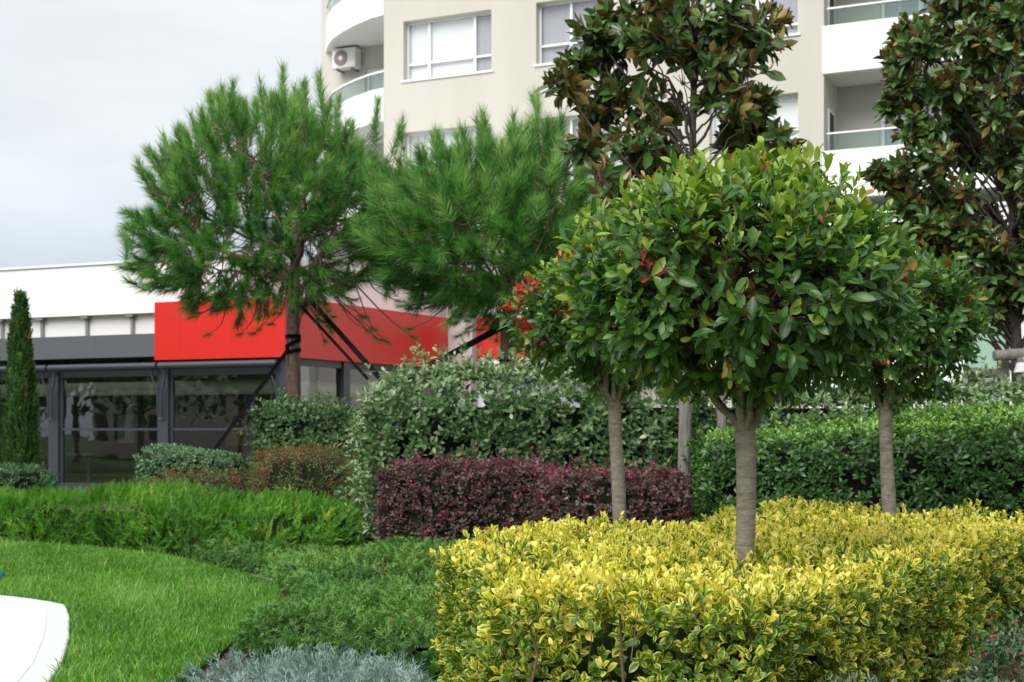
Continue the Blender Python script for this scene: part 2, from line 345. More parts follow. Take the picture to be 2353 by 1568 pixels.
def pip(pts, poly):
    x, y = pts[:, 0], pts[:, 1]; P = np.asarray(poly, float); Q = np.roll(P, -1, 0); ins = np.zeros(len(pts), bool)
    for (x1, y1), (x2, y2) in zip(P[:, :2], Q[:, :2]):
        c = ((y1 > y) != (y2 > y)); xi = x1 + (y - y1) / (y2 - y1 + 1e-12) * (x2 - x1); ins ^= c & (x < xi)
    return ins
def edgedist(pts, poly):
    P = np.asarray(poly, float); Q = np.roll(P, -1, 0); best = np.full(len(pts), 1e9); nrm = np.zeros((len(pts), 2))
    for a, b in zip(P, Q):
        ab = b - a; t = np.clip(((pts - a) @ ab) / (ab @ ab), 0, 1); c = a + t[:, None] * ab; d = np.linalg.norm(pts - c, axis=1)
        m = d < best; best[m] = d[m]; nrm[m] = (c - pts)[m]
    return best, norm(nrm)
def ccw(poly):
    P = np.asarray(poly, float); Q = np.roll(P, -1, 0)
    return P if np.sum(P[:, 0] * Q[:, 1] - Q[:, 0] * P[:, 1]) > 0 else P[::-1]
def sample_poly(r, poly, n):
    P = np.asarray(poly); lo, hi = P.min(0), P.max(0); out = []
    tot = 0
    while tot < n:
        q = lo + r.random((n * 2 + 50, 2)) * (hi - lo); q = q[pip(q, P)]; out.append(q); tot += len(q)
    return np.concatenate(out)[:n]
def infr(p, m=60):
    px = 1176.5 + FPX * p[:, 0] / p[:, 1]; py = HZ - FPX * (p[:, 2] - H) / p[:, 1]
    return (px > -m) & (px < 2353 + m) & (py > -m) & (py < 1568 + m)

def make_grass():
    r = rng(5); N = 330000
    q = sample_poly(r, [(-9, 16.1), (-7.6, 15.9), (-5.6, 15.5), (-4.4, 14.85), (-3.3, 13.7), (-2.78, 12.85), (-2.3, 12.07), (-1.88, 11.2), (-1.66, 10.3), (-1.6, 9.6), (-1.63, 8.6), (-1.6, 7.7), (-1.62, 7.0), (-1.72, 6.2), (-1.85, 5.6), (-9, 5.6)], N)
    kp = np.array(KERB + [(-9.5, 5.4)]); q = q[~pip(q, kp)]
    q3 = np.c_[q, np.zeros(len(q))]; q3 = q3[infr(q3, 90)]
    # thin with distance less than area would, so near blades are dense
    n = len(q3); cl = noise3(q3, 2.2, 3); fine = noise3(q3, 9, 8)
    h = (0.045 + 0.022 * r.random(n) + 0.012 * cl) * (1 + 0.8 * (r.random(n) > 0.95))
    a = r.random(n) * 6.283; lean = 0.25 + 0.5 * r.random(n); la = r.random(n) * 6.283
    w = 0.0022 + 0.0012 * r.random(n) + q3[:, 1] * 0.00012
    side = np.c_[np.cos(a), np.sin(a), np.zeros(n)] * w[:, None]
    off = np.c_[np.cos(la) * lean, np.sin(la) * lean, np.ones(n)]
    tip = q3 + off * h[:, None]; mid = q3 + off * np.array([0.35, 0.35, 0.62]) * h[:, None]
    V = np.stack([q3 - side, q3 + side, mid + side * 0.75, mid - side * 0.75, tip], 1)
    b = np.arange(n)[:, None] * 5
    F = np.concatenate([b + np.array([0, 1, 2]), b + np.array([0, 2, 3]), b + np.array([3, 2, 4])])
    tint = np.clip(0.45 + 0.26 * cl + 0.2 * fine + 0.25 * r.normal(size=n), 0, 0.968); tint[r.random(n) > 0.98] = 1.0
    at = np.repeat(np.c_[tint, np.ones(n) * .5, np.zeros(n), np.zeros(n)], 5, 0)
    o = put('grass', npmesh('grass', V.reshape(-1, 3), F, at), M['grass'], None, 'stuff')
    tag(o, 'short bright green mown lawn grass curving round the white paving', 'grass')
make_grass()

# ------------------------------------------------------------------ leaf machinery
def leaf_tmpl(width, rows, p=1.0, q=0.8, fold=0.25, bend=0.15, double=False, petiole=0.06, wave=0.0, tw=0.0):
    vs_ = np.linspace(0, 1, rows + 2)[1:-1]
    if petiole: vs_ = petiole + (1 - petiole) * (vs_ ** 0.95)
    V = [(0, 0, 0)]; A = [(0.0, 0.0)]
    for i, v in enumerate(vs_):
        w = 0.5 * width * (math.sin(math.pi * min(1, v ** p)) ** q)
        z = -bend * v * v
        wv = wave * (1 if i % 2 else -1)
        V += [(v, -w, z + fold * w + wv - tw * w * v), (v, 0, z), (v, w, z + fold * w - wv + tw * w * v)]; A += [(1, v), (0, v), (1, v)]
    V.append((1, 0, -bend)); A.append((0.5, 1.0)); n = len(V) - 1
    F = [(0, 2, 1), (0, 3, 2)]
    for i in range(rows - 1):
        a = 1 + 3 * i
        F += [(a, a + 1, a + 4), (a, a + 4, a + 3), (a + 1, a + 2, a + 5), (a + 1, a + 5, a + 4)]
    a = 1 + 3 * (rows - 1); F += [(a, a + 1, n), (a + 1, a + 2, n)]
    V = np.array(V, float); F = np.array(F); A = np.c_[np.array(A, float), np.zeros(len(V))]
    if double:
        V2 = V.copy(); V2[:, 2] -= 0.012; A2 = A.copy(); A2[:, 2] = 1
        F = np.concatenate([F, F[:, ::-1] + len(V)]); V = np.concatenate([V, V2]); A = np.concatenate([A, A2])
    return V, F, A
def variants(width, rows, n=5, seed=0, fold=(0.1, 0.6), bend=(0.0, 0.35), **kw):
    r = random.Random(seed)
    return [leaf_tmpl(width * r.uniform(0.88, 1.12), rows, fold=r.uniform(*fold), bend=r.uniform(*bend), tw=r.uniform(-0.25, 0.25), **kw) for _ in range(n)]

def basis(d, nrm):
    x = norm(d); z = nrm - np.sum(nrm * x, 1, keepdims=True) * x; z = norm(z); y = np.cross(z, x)
    return np.stack([x, y, z], 2)
def instance(tmpls, pos, Rm, sc, tint, var):
    Vs, Fs, As = [], [], []; off = 0
    for k, (V, F, A) in enumerate(tmpls):
        m = np.where(var == k)[0]
        if not len(m): continue
        P = np.einsum('nij,kj->nki', Rm[m], V) * sc[m][:, None, None] + pos[m][:, None]
        Vs.append(P.reshape(-1, 3)); Fs.append((F[None] + (np.arange(len(m)) * len(V))[:, None, None]).reshape(-1, 3) + off)
        a = np.empty((len(m), len(V), 4)); a[..., 0] = tint[m][:, None]; a[..., 1:] = A[None]
        As.append(a.reshape(-1, 4)); off += len(m) * len(V)
    return np.concatenate(Vs), np.concatenate(Fs), np.concatenate(As)
NT_ = 7
_leafmesh = {}
def leaf_objects(species, tmpls, mat, pos, Rm, sc, tint, var, parent, name='leaf'):
    for i in range(len(pos)):
        tb = min(NT_ - 1, int(tint[i] * NT_)); key = (species, int(var[i]), tb)
        if key not in _leafmesh:
            V, F, A = tmpls[int(var[i])]
            a = np.c_[np.full(len(V), (tb + 0.5) / NT_ if tint[i] < 0.99 else 1.0), A]
            me = npmesh(species + '_leaf', V, F, a); me.materials.append(mat); _leafmesh[key] = me
        o = bpy.data.objects.new(name, _leafmesh[key]); C.objects.link(o); o.parent = parent
        Mx = np.eye(4); Mx[:3, :3] = Rm[i] * sc[i]; Mx[:3, 3] = pos[i] - np.array(parent.location)
        o.matrix_local = [list(row) for row in Mx]
def shoots(r, tips, dirs, n, L, ang, size, droop=0.0, tipsize=0.6, jit=0.25):
    """leaves in a spiral along the last L metres of each shoot -> pos, dir, normal, scale, t, shoot index"""
    N = len(tips); a = np.cross(dirs, np.array([0.31, 0.77, 0.2])); e1 = norm(a); e2 = np.cross(dirs, e1)
    P, D, Nn, S, T, I = [], [], [], [], [], []
    ph0 = r.random(N) * 6.283
    for k in range(n):
        t = k / max(1, n - 1)
        phi = ph0 + k * 2.4 + r.normal(size=N) * 0.25; an = ang[0] + (ang[1] - ang[0]) * t + r.normal(size=N) * jit
        rad = np.cos(phi)[:, None] * e1 + np.sin(phi)[:, None] * e2
        d = np.cos(an)[:, None] * dirs + np.sin(an)[:, None] * rad
        d = norm(d + np.array([0, 0, -1.0]) * (droop * (0.5 + r.random((N, 1)))) if np.isscalar(droop) else d + np.array([0, 0, -1.0]) * droop[:, None] * (0.5 + r.random((N, 1))))
        nn = np.sin(an)[:, None] * dirs - np.cos(an)[:, None] * rad + r.normal(size=(N, 3)) * 0.22
        P.append(tips - dirs * (L * t)[:, None] if not np.isscalar(L) else tips - dirs * L * t); D.append(d); Nn.append(nn)
        S.append((size[0] + (size[1] - size[0]) * r.random(N)) * (tipsize + (1 - tipsize) * min(1, t * 2.2))); T.append(np.full(N, t)); I.append(np.arange(N))
    c = np.concatenate
    return c(P), c(D), c(Nn), c(S), c(T), c(I)
def foliage(species, tmpls, mat, parent, pos, d, nn, sc, tint, r, nparts=300, mass='foliage', cull=True):
    dc = np.linalg.norm(pos - np.array([0, 0, H]), axis=1); keep = infr(pos, 170) | (r.random(len(pos)) < (0.22 if cull else 1.1))
    pos, d, nn, sc, tint, dc = pos[keep], d[keep], nn[keep], sc[keep], tint[keep], dc[keep]
    var = r.integers(0, len(tmpls), len(pos)); Rm = basis(d, nn)
    sel = np.zeros(len(pos), bool)
    if nparts:
        f = infr(pos, 0); dist = np.linalg.norm(pos - np.array([0, 0, H]), axis=1); dist = np.where(f, dist, 1e6) - 1.5 * sc * r.random(len(pos))
        sel[np.argsort(dist)[:nparts]] = True
        leaf_objects(species, tmpls, mat, pos[sel], Rm[sel], sc[sel], tint[sel], var[sel], parent)
    k = ~sel
    far = dc > LOD.get(species, 0.0); parts = []
    for m, tm in ((k & ~far, tmpls), (k & far, TMLO.get(species, tmpls))):
        if m.any(): parts.append(instance(tm, pos[m], Rm[m], sc[m], tint[m], var[m]))
    off = np.cumsum([0] + [len(q[0]) for q in parts])
    V = np.concatenate([q[0] for q in parts]); F = np.concatenate([q[1] + o for q, o in zip(parts, off)]); A = np.concatenate([q[2] for q in parts])
    return put(mass, npmesh(species + '_' + mass, V, F, A), mat, parent, 'stuff')

TM = {
 'photinia': variants(0.46, 4, 6, 1, p=1.28, q=0.62, fold=(0.15, 0.6), bend=(0.0, 0.3)),
 'magnolia': variants(0.40, 3, 6, 2, p=1.1, q=0.7, fold=(0.15, 0.6), bend=(-0.1, 0.25), double=True),
 'euonymus': variants(0.56, 3, 6, 3, p=1.25, q=0.62, fold=(0.2, 0.85), bend=(-0.12, 0.4)),
 'elaeagnus': variants(0.47, 3, 5, 4, p=1.0, q=0.75, fold=(0.05, 0.5), bend=(0.0, 0.3)),
 'pittosporum': variants(0.36, 3, 5, 5, p=1.5, q=0.75, fold=(0.0, 0.4), bend=(0.05, 0.35)),
 'loropetalum': variants(0.56, 2, 5, 6, p=0.95, q=0.7, fold=(0.0, 0.5), bend=(0.0, 0.4)),
 'nandina': variants(0.36, 2, 4, 7, p=0.9, q=0.8),
 'greyshrub': variants(0.5, 2, 4, 8, p=1.1, q=0.7),
 'cotoneaster': variants(0.42, 3, 5, 9, p=1.0, q=0.8, fold=(0.1, 0.5)),
}
TMLO = {   # the same leaves with fewer faces, for those too far off to show the difference
 'photinia': variants(0.46, 2, 6, 1, p=1.28, q=0.62, fold=(0.15, 0.6), bend=(0.0, 0.3)),
 'magnolia': variants(0.42, 2, 6, 2, p=1.1, q=0.7, fold=(0.15, 0.6), bend=(-0.1, 0.25), double=True),
 'euonymus': variants(0.58, 2, 6, 3, p=1.25, q=0.62, fold=(0.2, 0.85), bend=(-0.12, 0.4)),
 'elaeagnus': variants(0.49, 2, 5, 4, p=1.0, q=0.75, fold=(0.05, 0.5), bend=(0.0, 0.3)),
 'pittosporum': variants(0.37, 2, 5, 5, p=1.5, q=0.75, fold=(0.0, 0.4), bend=(0.05, 0.35)),
 'cotoneaster': variants(0.44, 2, 5, 9, p=1.0, q=0.8, fold=(0.1, 0.5)),
}
LOD = {'photinia': 7.2, 'euonymus': 5.25, 'cotoneaster': 4.6}
def spray_tmpl(seed, nside=9, sl=0.42, ang=38, w=0.022, curve=0.15, spread=0.5, sub=True):
    """a flattened conifer spray: a thin axis with tapering side twigs"""
    r = random.Random(seed); V, F, A = [], [], []
    def blade(a, b, wd, nrm, v0, v1):
        a, b = np.array(a), np.array(b); s = np.cross(b - a, nrm); s = s / (np.linalg.norm(s) + 1e-9) * wd; n = len(V); m = a * 0.45 + b * 0.55
        V.extend([a, m - s, m + s, b]); F.extend([(n, n + 2, n + 1), (n + 1, n + 2, n + 3)]); A.extend([(0.5, v0, 0), (1, v0, 0), (1, v1, 0), (0.5, v1, 0)])
    ax = lambda v: np.array([v, 0.06 * math.sin(v * 3 + seed), curve * v * v])
    blade(ax(0), ax(0.6), w * 0.8, (0, 0, 1), 0, .6); blade(ax(0.5), ax(1.0), w, (0, 0.3, 1), .5, 1)
    for i in range(nside):
        for sgn in (-1, 1):
            v = 0.08 + 0.85 * (i + r.random() * 0.8) / nside; L = sl * (1 - 0.65 * v) * r.uniform(0.7, 1.15); an = math.radians(ang + r.uniform(-12, 12))
            up = r.uniform(-spread, spread); p0 = ax(v)
            d = np.array([math.cos(an), sgn * math.sin(an) * math.cos(up), math.sin(an) * math.sin(up) + 0.15])
            p1 = p0 + d * L; blade(p0, p1, w * r.uniform(0.9, 1.5), (r.uniform(-.4, .4), r.uniform(-.4, .4), 1), v, 1)
            if sub and L > 0.2:
                for q in (0.4, 0.65):
                    s2 = r.choice((-1, 1)); d2 = d + np.array([0.1, 0, r.uniform(-.4, .5)]) + np.cross(d, (0, 0, 1)) * 0.6 * s2; blade(p0 + d * L * q, p0 + d * L * q + d2 / np.linalg.norm(d2) * L * 0.45, w * 0.9, (0, 0.2, 1), v, 1)
    return np.array(V, float), np.array(F), np.array(A, float)
TM['juniper_bright'] = [spray_tmpl(i, 10, 0.36, 25, 0.0105, 0.22, 1.2, False) for i in range(5)]
TM['juniper_low'] = [spray_tmpl(10 + i, 5, 0.45, 38, 0.026, 0.12, 0.8, False) for i in range(5)]
TM['juniper_blue'] = [spray_tmpl(20 + i, 11, 0.33, 36, 0.0115, 0.2, 1.0, False) for i in range(5)]
TM['cypress'] = [spray_tmpl(30 + i, 7, 0.4, 26, 0.032, 0.0, 1.2, False) for i in range(4)]

def core_mesh(poly, h, inset, name, mat, parent, z0=-0.01):  # added solid that blocks light behind the leaves, no modelled branches
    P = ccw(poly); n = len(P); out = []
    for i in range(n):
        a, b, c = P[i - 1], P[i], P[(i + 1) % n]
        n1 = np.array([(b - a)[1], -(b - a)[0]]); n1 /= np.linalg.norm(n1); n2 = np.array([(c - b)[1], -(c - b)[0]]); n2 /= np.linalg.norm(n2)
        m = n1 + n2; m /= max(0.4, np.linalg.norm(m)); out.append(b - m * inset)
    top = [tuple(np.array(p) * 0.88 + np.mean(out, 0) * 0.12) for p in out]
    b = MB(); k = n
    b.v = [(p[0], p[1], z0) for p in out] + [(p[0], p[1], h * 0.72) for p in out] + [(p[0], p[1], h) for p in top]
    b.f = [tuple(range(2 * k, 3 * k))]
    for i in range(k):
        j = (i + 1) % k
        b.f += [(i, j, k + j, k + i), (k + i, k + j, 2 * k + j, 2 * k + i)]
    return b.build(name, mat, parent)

def hull(r, poly, h, rr, dens, bump=0.05, bf=2.5, seed=1, zmin=0.02, hfun=None, face_keep=0.15, side=1.0, depth=0.05):
    """points and normals over a clipped hedge: rounded top edge, lumpy faces"""
    P = ccw(poly); Q = np.roll(P, -1, 0); area = 0.5 * abs(np.sum(P[:, 0] * Q[:, 1] - Q[:, 0] * P[:, 1]))
    nt = int(area * dens); t = sample_poly(r, P, nt); d, on = edgedist(t, P)
    k = np.clip((rr - d) / rr, 0, 1); hh = h if hfun is None else hfun(t)
    z = hh - rr * (1 - np.sqrt(np.maximum(0, 1 - k * k)))
    n3 = norm(np.c_[on * k[:, None], np.sqrt(np.maximum(0.02, 1 - k * k))]); pt = np.c_[t, z]
    E = Q - P; el = np.linalg.norm(E, axis=1); hm = h if hfun is None else float(np.max(hfun(P))); ns = int(el.sum() * max(0.05, hm - rr * 0.6) * dens * side)
    c = r.choice(len(P), ns, p=el / el.sum()); u = r.random(ns); s = P[c] + E[c] * u[:, None]
    nn = np.c_[E[c][:, 1], -E[c][:, 0]] / el[c][:, None]
    hs = h if hfun is None else hfun(s)
    zz = zmin + (np.maximum(hs - rr * 0.6, zmin + 0.02) - zmin) * r.random(ns) ** 0.9
    ps = np.c_[s, zz]; n4 = np.c_[nn, np.full(ns, 0.08)]
    p = np.concatenate([pt, ps]); n = norm(np.concatenate([n3, n4])); top = np.concatenate([np.ones(nt), np.zeros(ns)])
    tocam = norm(np.array([0, 0, H]) - p); keep = (np.sum(tocam * n, 1) > -0.3) | (r.random(len(p)) < face_keep)
    p, n, top = p[keep], n[keep], top[keep]
    p = p + n * (bump * noise3(p, bf, seed))[:, None] - n * (depth * r.random(len(p)) ** 1.7)[:, None]
    return p, n, top

def hedge(sp, name, label, cat, poly, h, rr=0.15, dens=300, n=6, L=0.05, ang=(0.5, 1.3), size=(0.04, 0.05), up=0.5, bump=0.05, bf=2.5,
          seed=1, core='core', inset=0.1, tintf=None, nparts=300, jitter=0.3, sprig=0.0, droop=0.0, twigs=True, group=None, hfun=None, matk=None, side=1.0, depth=0.05, thin=0, hide=None):
    r = rng(seed); c = np.mean(poly, 0); th = thing(name, label, cat, (c[0], c[1], 0), group)
    p, nm, top = hull(r, poly, h, rr, dens, bump, bf, seed, hfun=hfun, side=side, depth=depth)
    if hide: q = ~hide(p); p, nm, top = p[q], nm[q], top[q]
    if thin: q = r.random(len(p)) < np.clip(thin / p[:, 1], .45, 1); p, nm, top = p[q], nm[q], top[q]
    d = norm(nm + np.array([0, 0, up]) + r.normal(size=p.shape) * jitter)
    if sprig: p = p + d * (sprig * (r.random(len(p)) ** 14))[:, None]
    pos, ld, ln, sc, t, I = shoots(r, p, d, n, L, ang, size, droop)
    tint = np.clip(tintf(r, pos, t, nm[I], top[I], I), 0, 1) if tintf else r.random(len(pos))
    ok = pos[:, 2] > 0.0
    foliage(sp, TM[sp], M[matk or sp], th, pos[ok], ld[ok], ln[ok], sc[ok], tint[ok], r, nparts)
    hc = (h if hfun is None else float(np.min(hfun(ccw(poly)))))
    core_mesh(poly, hc - inset * 0.9, inset, 'shade_core', M[core], th)
    if twigs:
        k = r.random(len(p)) < min(1, 800 / len(p)); a = p[k] - d[k] * 0.22 - nm[k] * 0.05; b = p[k]
        V, F = tubes(bez(a, a + d[k] * 0.05, b - d[k] * 0.05, b, 3), np.tile(np.array([0.003, 0.0022, 0.0012]), (k.sum(), 1)), 3)
        put('twigs', npmesh('twigs', V, F), M['twig'], th, 'stuff')
    return th

# ------------------------------------------------------------------ buildings
class Frame:
    def __init__(s, O, u, base=(0, 0)):
        s.O = np.array(O, float); u = np.array(u, float); s.u = u / np.linalg.norm(u); s.n = np.array([s.u[1], -s.u[0]])
    def pt(s, a, n, z): q = s.O + s.u * a + s.n * n; return (q[0], q[1], z)
    def s(s, px, n=0.0):
        k = (px - 1176.5) / FPX; o = s.O + s.n * n; return (k * o[1] - o[0]) / (s.u[0] - k * s.u[1])
    def z(s, px, py, n=0.0):
        q = s.O + s.u * s.s(px, n) + s.n * n; return H + (HZ - py) / FPX * q[1]
    def box(s, b, s0, s1, z0, z1, n0, n1):
        c = [(s0, n1), (s1, n1), (s1, n0), (s0, n0)]
        b.hexa([s.pt(a, n, z0) for a, n in c] + [s.pt(a, n, z1) for a, n in c]); return b
    def wall(s, b, s0, s1, z0, z1, n0, n1, holes):
        ss = sorted({s0, s1, *[h[0] for h in holes], *[h[1] for h in holes]}); zs = sorted({z0, z1, *[h[2] for h in holes], *[h[3] for h in holes]})
        ss = [q for q in ss if s0 <= q <= s1]; zs = [q for q in zs if z0 <= q <= z1]
        for a, a2 in zip(ss, ss[1:]):
            col = []
            for c, c2 in zip(zs, zs[1:]):
                m, k = (a + a2) / 2, (c + c2) / 2
                if any(h[0] < m < h[1] and h[2] < k < h[3] for h in holes): continue
                if col and abs(col[-1][1] - c) < 1e-9: col[-1][1] = c2
                else: col.append([c, c2])
            for c, c2 in col: s.box(b, a, a2, c, c2, n0, n1)

def window(F, parent, s0, s1, z0, z1, n, cols, transom=None, back='blind', fw=0.055, sill=True, backs=None):
    """frame with mullions, glass panes as sub-parts, curtain or blind behind"""
    b = MB(); F.box(b, s0, s1, z1 - fw, z1, n - 0.07, n); F.box(b, s0, s1, z0, z0 + fw, n - 0.07, n)
    F.box(b, s0, s0 + fw, z0 + fw, z1 - fw, n - 0.07, n); F.box(b, s1 - fw, s1, z0 + fw, z1 - fw, n - 0.07, n)
    xs = [s0] + list(cols) + [s1]
    for c in cols: F.box(b, c - fw * .6, c + fw * .6, z0 + fw, z1 - fw, n - 0.072, n + 0.002)
    if transom: F.box(b, s0 + fw, s1 - fw, transom - fw * .5, transom + fw * .5, n - 0.068, n - 0.002)
    w = b.build('window', M['pvc'], parent)
    zs = [z0, transom, z1] if transom else [z0, z1]
    for a, a2 in zip(xs, xs[1:]):
        for c, c2 in zip(zs, zs[1:]):
            q = MB(); F.box(q, a + fw * .5, a2 - fw * .5, c + fw * .5, c2 - fw * .5, n - 0.045, n - 0.035); q.build('pane', M['glass_up'], w)
    if sill:
        q = MB(); F.box(q, s0 - 0.06, s1 + 0.06, z0 - 0.06, z0 - 0.003, n - 0.06, n + 0.24); q.build('sill', M['pvc'], w)
    bl = backs or [back] * (len(xs) - 1)
    for a, a2, bk in zip(xs, xs[1:], bl):
        q = MB(); F.box(q, a + 0.01, a2 - 0.01, z0 + 0.02, z1 - 0.02, n - 0.12, n - 0.1); q.build('blind' if bk == 'blind' else 'curtain', M[bk], w)
    return w

def tower():
    F = Frame((-.53, 37.0), (.906, -.423)); base = F.pt(0, -4, 0)
    th = thing('apartment_building', 'tall beige apartment block with white balconies and white framed windows', 'building', base)
    sA = F.s(882); sR = F.s(1893); sE = F.s(2353) + 4.0; D = 2.6
    zb = [3.8, 6.75, 9.68, 12.55, 15.4, 18.2]
    holes = []; rows = [(4.75, 6.35), (7.72, 9.3), (10.7, 12.28), (13.55, 15.1)]
    cols = [(F.s(927), F.s(1129)), (F.s(1232), F.s(1410)), (F.s(1630), F.s(1834))]
    for z0, z1 in rows:
        for a, a2 in cols: holes.append((a, a2, z0, z1))
    b = MB(); F.wall(b, sA, sR, 0, 18.2, -0.3, 0, holes)
    # body behind, and the set-back wall of the corner loggia on the left
    sL = F.s(739, -D)
    F.box(b, sA, sE, 0, 18.2, -12, -D - .3); b.build('wall', M['beige'], th)
    b = MB(); dz = [(F.s(838, -D), F.s(930, -D), z + 0.16, z + 2.25) for z in zb[1:4]]
    F.wall(b, sL, sA + 1.2, 0, 18.2, -D - 0.3, -D, dz); F.box(b, sL, sA, 0, 18.2, -12, -D - .3)
    F.box(b, sA - 0.003, sA + 0.3, 0, 18.2, -D, -0.3); b.build('wall', M['beige'], th)
    for q in dz: window(F, th, q[0], q[1], q[2], q[3], -D - 0.1, [(q[0] + q[1]) / 2 - .1], None, 'blind', 0.09, False)
    for (z0, z1) in rows:
        for ci, (a, a2) in enumerate(cols):
            if ci == 0: window(F, th, a, a2, z0, z1, -0.2, [a + (a2 - a) * .26, a + (a2 - a) * .78], z0 + .45, backs=['blind', 'blind', 'curtain'])
            elif ci == 1: window(F, th, a, a2, z0, z1, -0.2, [a + (a2 - a) * .42, a + (a2 - a) * .8], z0 + .5, 'curtain')
            else: window(F, th, a, a2, z0, z1, -0.2, [a + (a2 - a) * .35, a + (a2 - a) * .68], z0 + .0 + .28, backs=['blind', 'blind', 'curtain' if z0 > 10 else 'blind'])
    # curved (facetted) balconies of the left corner
    plan = [W(884, 0, 38.35)[:2], W(850, 0, 38.75)[:2], W(814, 0, 39.4)[:2], W(786, 0, 40.05)[:2], W(764, 0, 40.75)[:2], W(754, 0, 41.4)[:2], W(749, 0, 42.1)[:2]]
    plan[0] = np.array(F.pt(sA - 0.02, -0.02, 0)[:2]); endp = np.array(F.pt(F.s(749, -D) , -D + 0.02, 0)[:2]); plan[-1] = endp
    cor = np.array(F.pt(sA - 0.02, -D + 0.02, 0)[:2]); cen = cor
    def ring(sc): return [cor + (q - cor) * sc for q in plan]
    for z in zb[1:5]:
        b = MB(); b.prism([tuple(q) for q in [cor] + ring(0.995)], z, z + 0.16); bal = b.build('balcony', M['soffit'], th)
        o_, i_ = ring(1.0), ring(0.95); b = MB(); b.prism([tuple(q) for q in o_ + i_[::-1]], z - 0.004, z + 0.9); b.build('parapet', M['white'], bal)
        o_, i_ = ring(0.985), ring(0.98)
        for k in range(len(o_) - 1):
            b = MB(); b.prism([tuple(q) for q in (o_[k] * .98 + o_[k + 1] * .02, o_[k] * .02 + o_[k + 1] * .98, i_[k] * .02 + i_[k + 1] * .98, i_[k] * .98 + i_[k + 1] * .02)], z + 0.9, z + 1.33); b.build('glass_panel', M['glass_rail'], bal)
        o_, i_ = ring(0.995), ring(0.965); b = MB(); b.prism([tuple(q) for q in o_ + i_[::-1]], z + 1.33, z + 1.38); b.build('handrail', M['pvc'], bal)
    # straight loggias on the right
    DR = 1.5
    for k, z in enumerate(zb[1:5]):
        b = MB(); F.box(b, sR + 0.002, sE, z, z + 0.2, -DR, -0.14); bal = b.build('balcony', M['soffit'], th)
        b = MB(); F.box(b, sR - 0.03, sE, z - 0.02, z + 1.1, -0.14, 0.04); b.build('parapet', M['white'], bal)
        w = (sE - sR) / 5
        for j in range(5):
            b = MB(); F.box(b, sR + 0.08 + j * w, sR + (j + 1) * w - 0.0, z + 1.1, z + 1.5, -0.1, -0.085); b.build('glass_panel', M['glass_rail'], bal)
        b = MB(); F.box(b, sR + 0.06, sE, z + 1.5, z + 1.54, -0.13, -0.05); b.build('handrail', M['pvc'], bal)
    b = MB(); doors = []
    for z in zb[1:4]: doors.append((F.s(2022, -DR), F.s(2022, -DR) + 2.6, z + 0.22, z + 2.35))
    F.wall(b, sR - 0.05, sE, 0, 18.2, -DR - 0.3, -DR, doors)
    b.build('wall', M['beige'], th)
    for d_ in doors: window(F, th, *d_, -DR - 0.08, [d_[0] + .95, d_[0] + 1.8], None, 'louvre', 0.1, False)
    b = MB(); F.box(b, sR - 0.3, sR, 0, 18.2, -DR, -0.302); b.build('wall', M['beige'], th)
    for z in zb[1:4]:
        b = MB(); b.hexa([F.pt(a, n, zz) for zz in (z + 0.5, z + 2.2) for a, n in ((sR + .003, -.42), (sR + .03, -.42), (sR + .03, -1.02), (sR + .003, -1.02))])
        w = b.build('window', M['pvc'], th)
        b = MB(); b.hexa([F.pt(a, n, zz) for zz in (z + 0.58, z + 2.12) for a, n in ((sR + .031, -.5), (sR + .036, -.5), (sR + .036, -.94), (sR + .031, -.94))]); b.build('pane', M['darkroom'], w)
    b = MB(); F.box(b, sL - .1, sE, 18.2, 18.5, -12.2, 0.1); b.build('roof', M['white'], th)
    # white podium with the shop front at street level
    b = MB(); hole = [(F.s(2215, .3), F.s(2440, .3), 0.1, F.z(2300, 728, .3))]
    F.wall(b, sR - 0.4, sE, 0, F.z(2000, 492, .3), 0.045, 0.3, hole); pod = b.build('podium', M['white'], th)
    b = MB(); F.box(b, sR - 0.45, sE, F.z(2000, 492, .3), F.z(2000, 485, .3), 0.043, 0.36); b.build('coping', M['pvc'], pod)
    h = hole[0]
    for a, a2, mt, nm in ((F.s(2216, .3), F.s(2309, .3), 'green_glass', 'glass_panel'), (F.s(2318, .3), F.s(2438, .3), 'blind', 'door_panel')):
        b = MB(); F.box(b, a, a2, .12, h[3] - .08, .1, .14); b.build(nm, M[mt], pod)
    b = MB(); F.box(b, F.s(2309.5, .3), F.s(2317.5, .3), .12, h[3] - .08, .08, .2); F.box(b, h[0] + .01, h[1] - .01, h[3] - .078, h[3] - .002, .08, .19); b.build('door_frame', M['steel'], pod)
    # air conditioner hung on the loggia wall
    n0 = -D + 0.1; s0 = F.s(762, n0 + .35); z0 = F.z(780, 157, n0 + .35)
    ac = thing('air_conditioner', 'white air conditioner unit on the wall above the curved balcony', 'air conditioner', F.pt(s0 + .3, -D, z0))
    b = MB(); F.box(b, s0, s0 + .8, z0, z0 + .58, n0, n0 + .34); b.build('casing', M['ac'], ac, bevel=0.025)
    cc = [np.array(F.pt(s0 + .31, n0 + q, z0 + .29)) for q in (.335, .352)]
    b = MB(); b.tube(cc, 0.23, 24); b.build('fan_grille', M['acgrille'], ac)
    b = MB(); b.tube([cc[0] + (cc[1] - cc[0]) * .9, cc[0] + (cc[1] - cc[0]) * 1.8], 0.07, 16); b.build('fan_hub', M['ac'], ac)
    for q in (.12, .6):
        b = MB(); F.box(b, s0 + q, s0 + q + .04, z0 - .05, z0 - .003, n0 - .1, n0 + .33); b.build('bracket', M['metal'], ac)
tower()

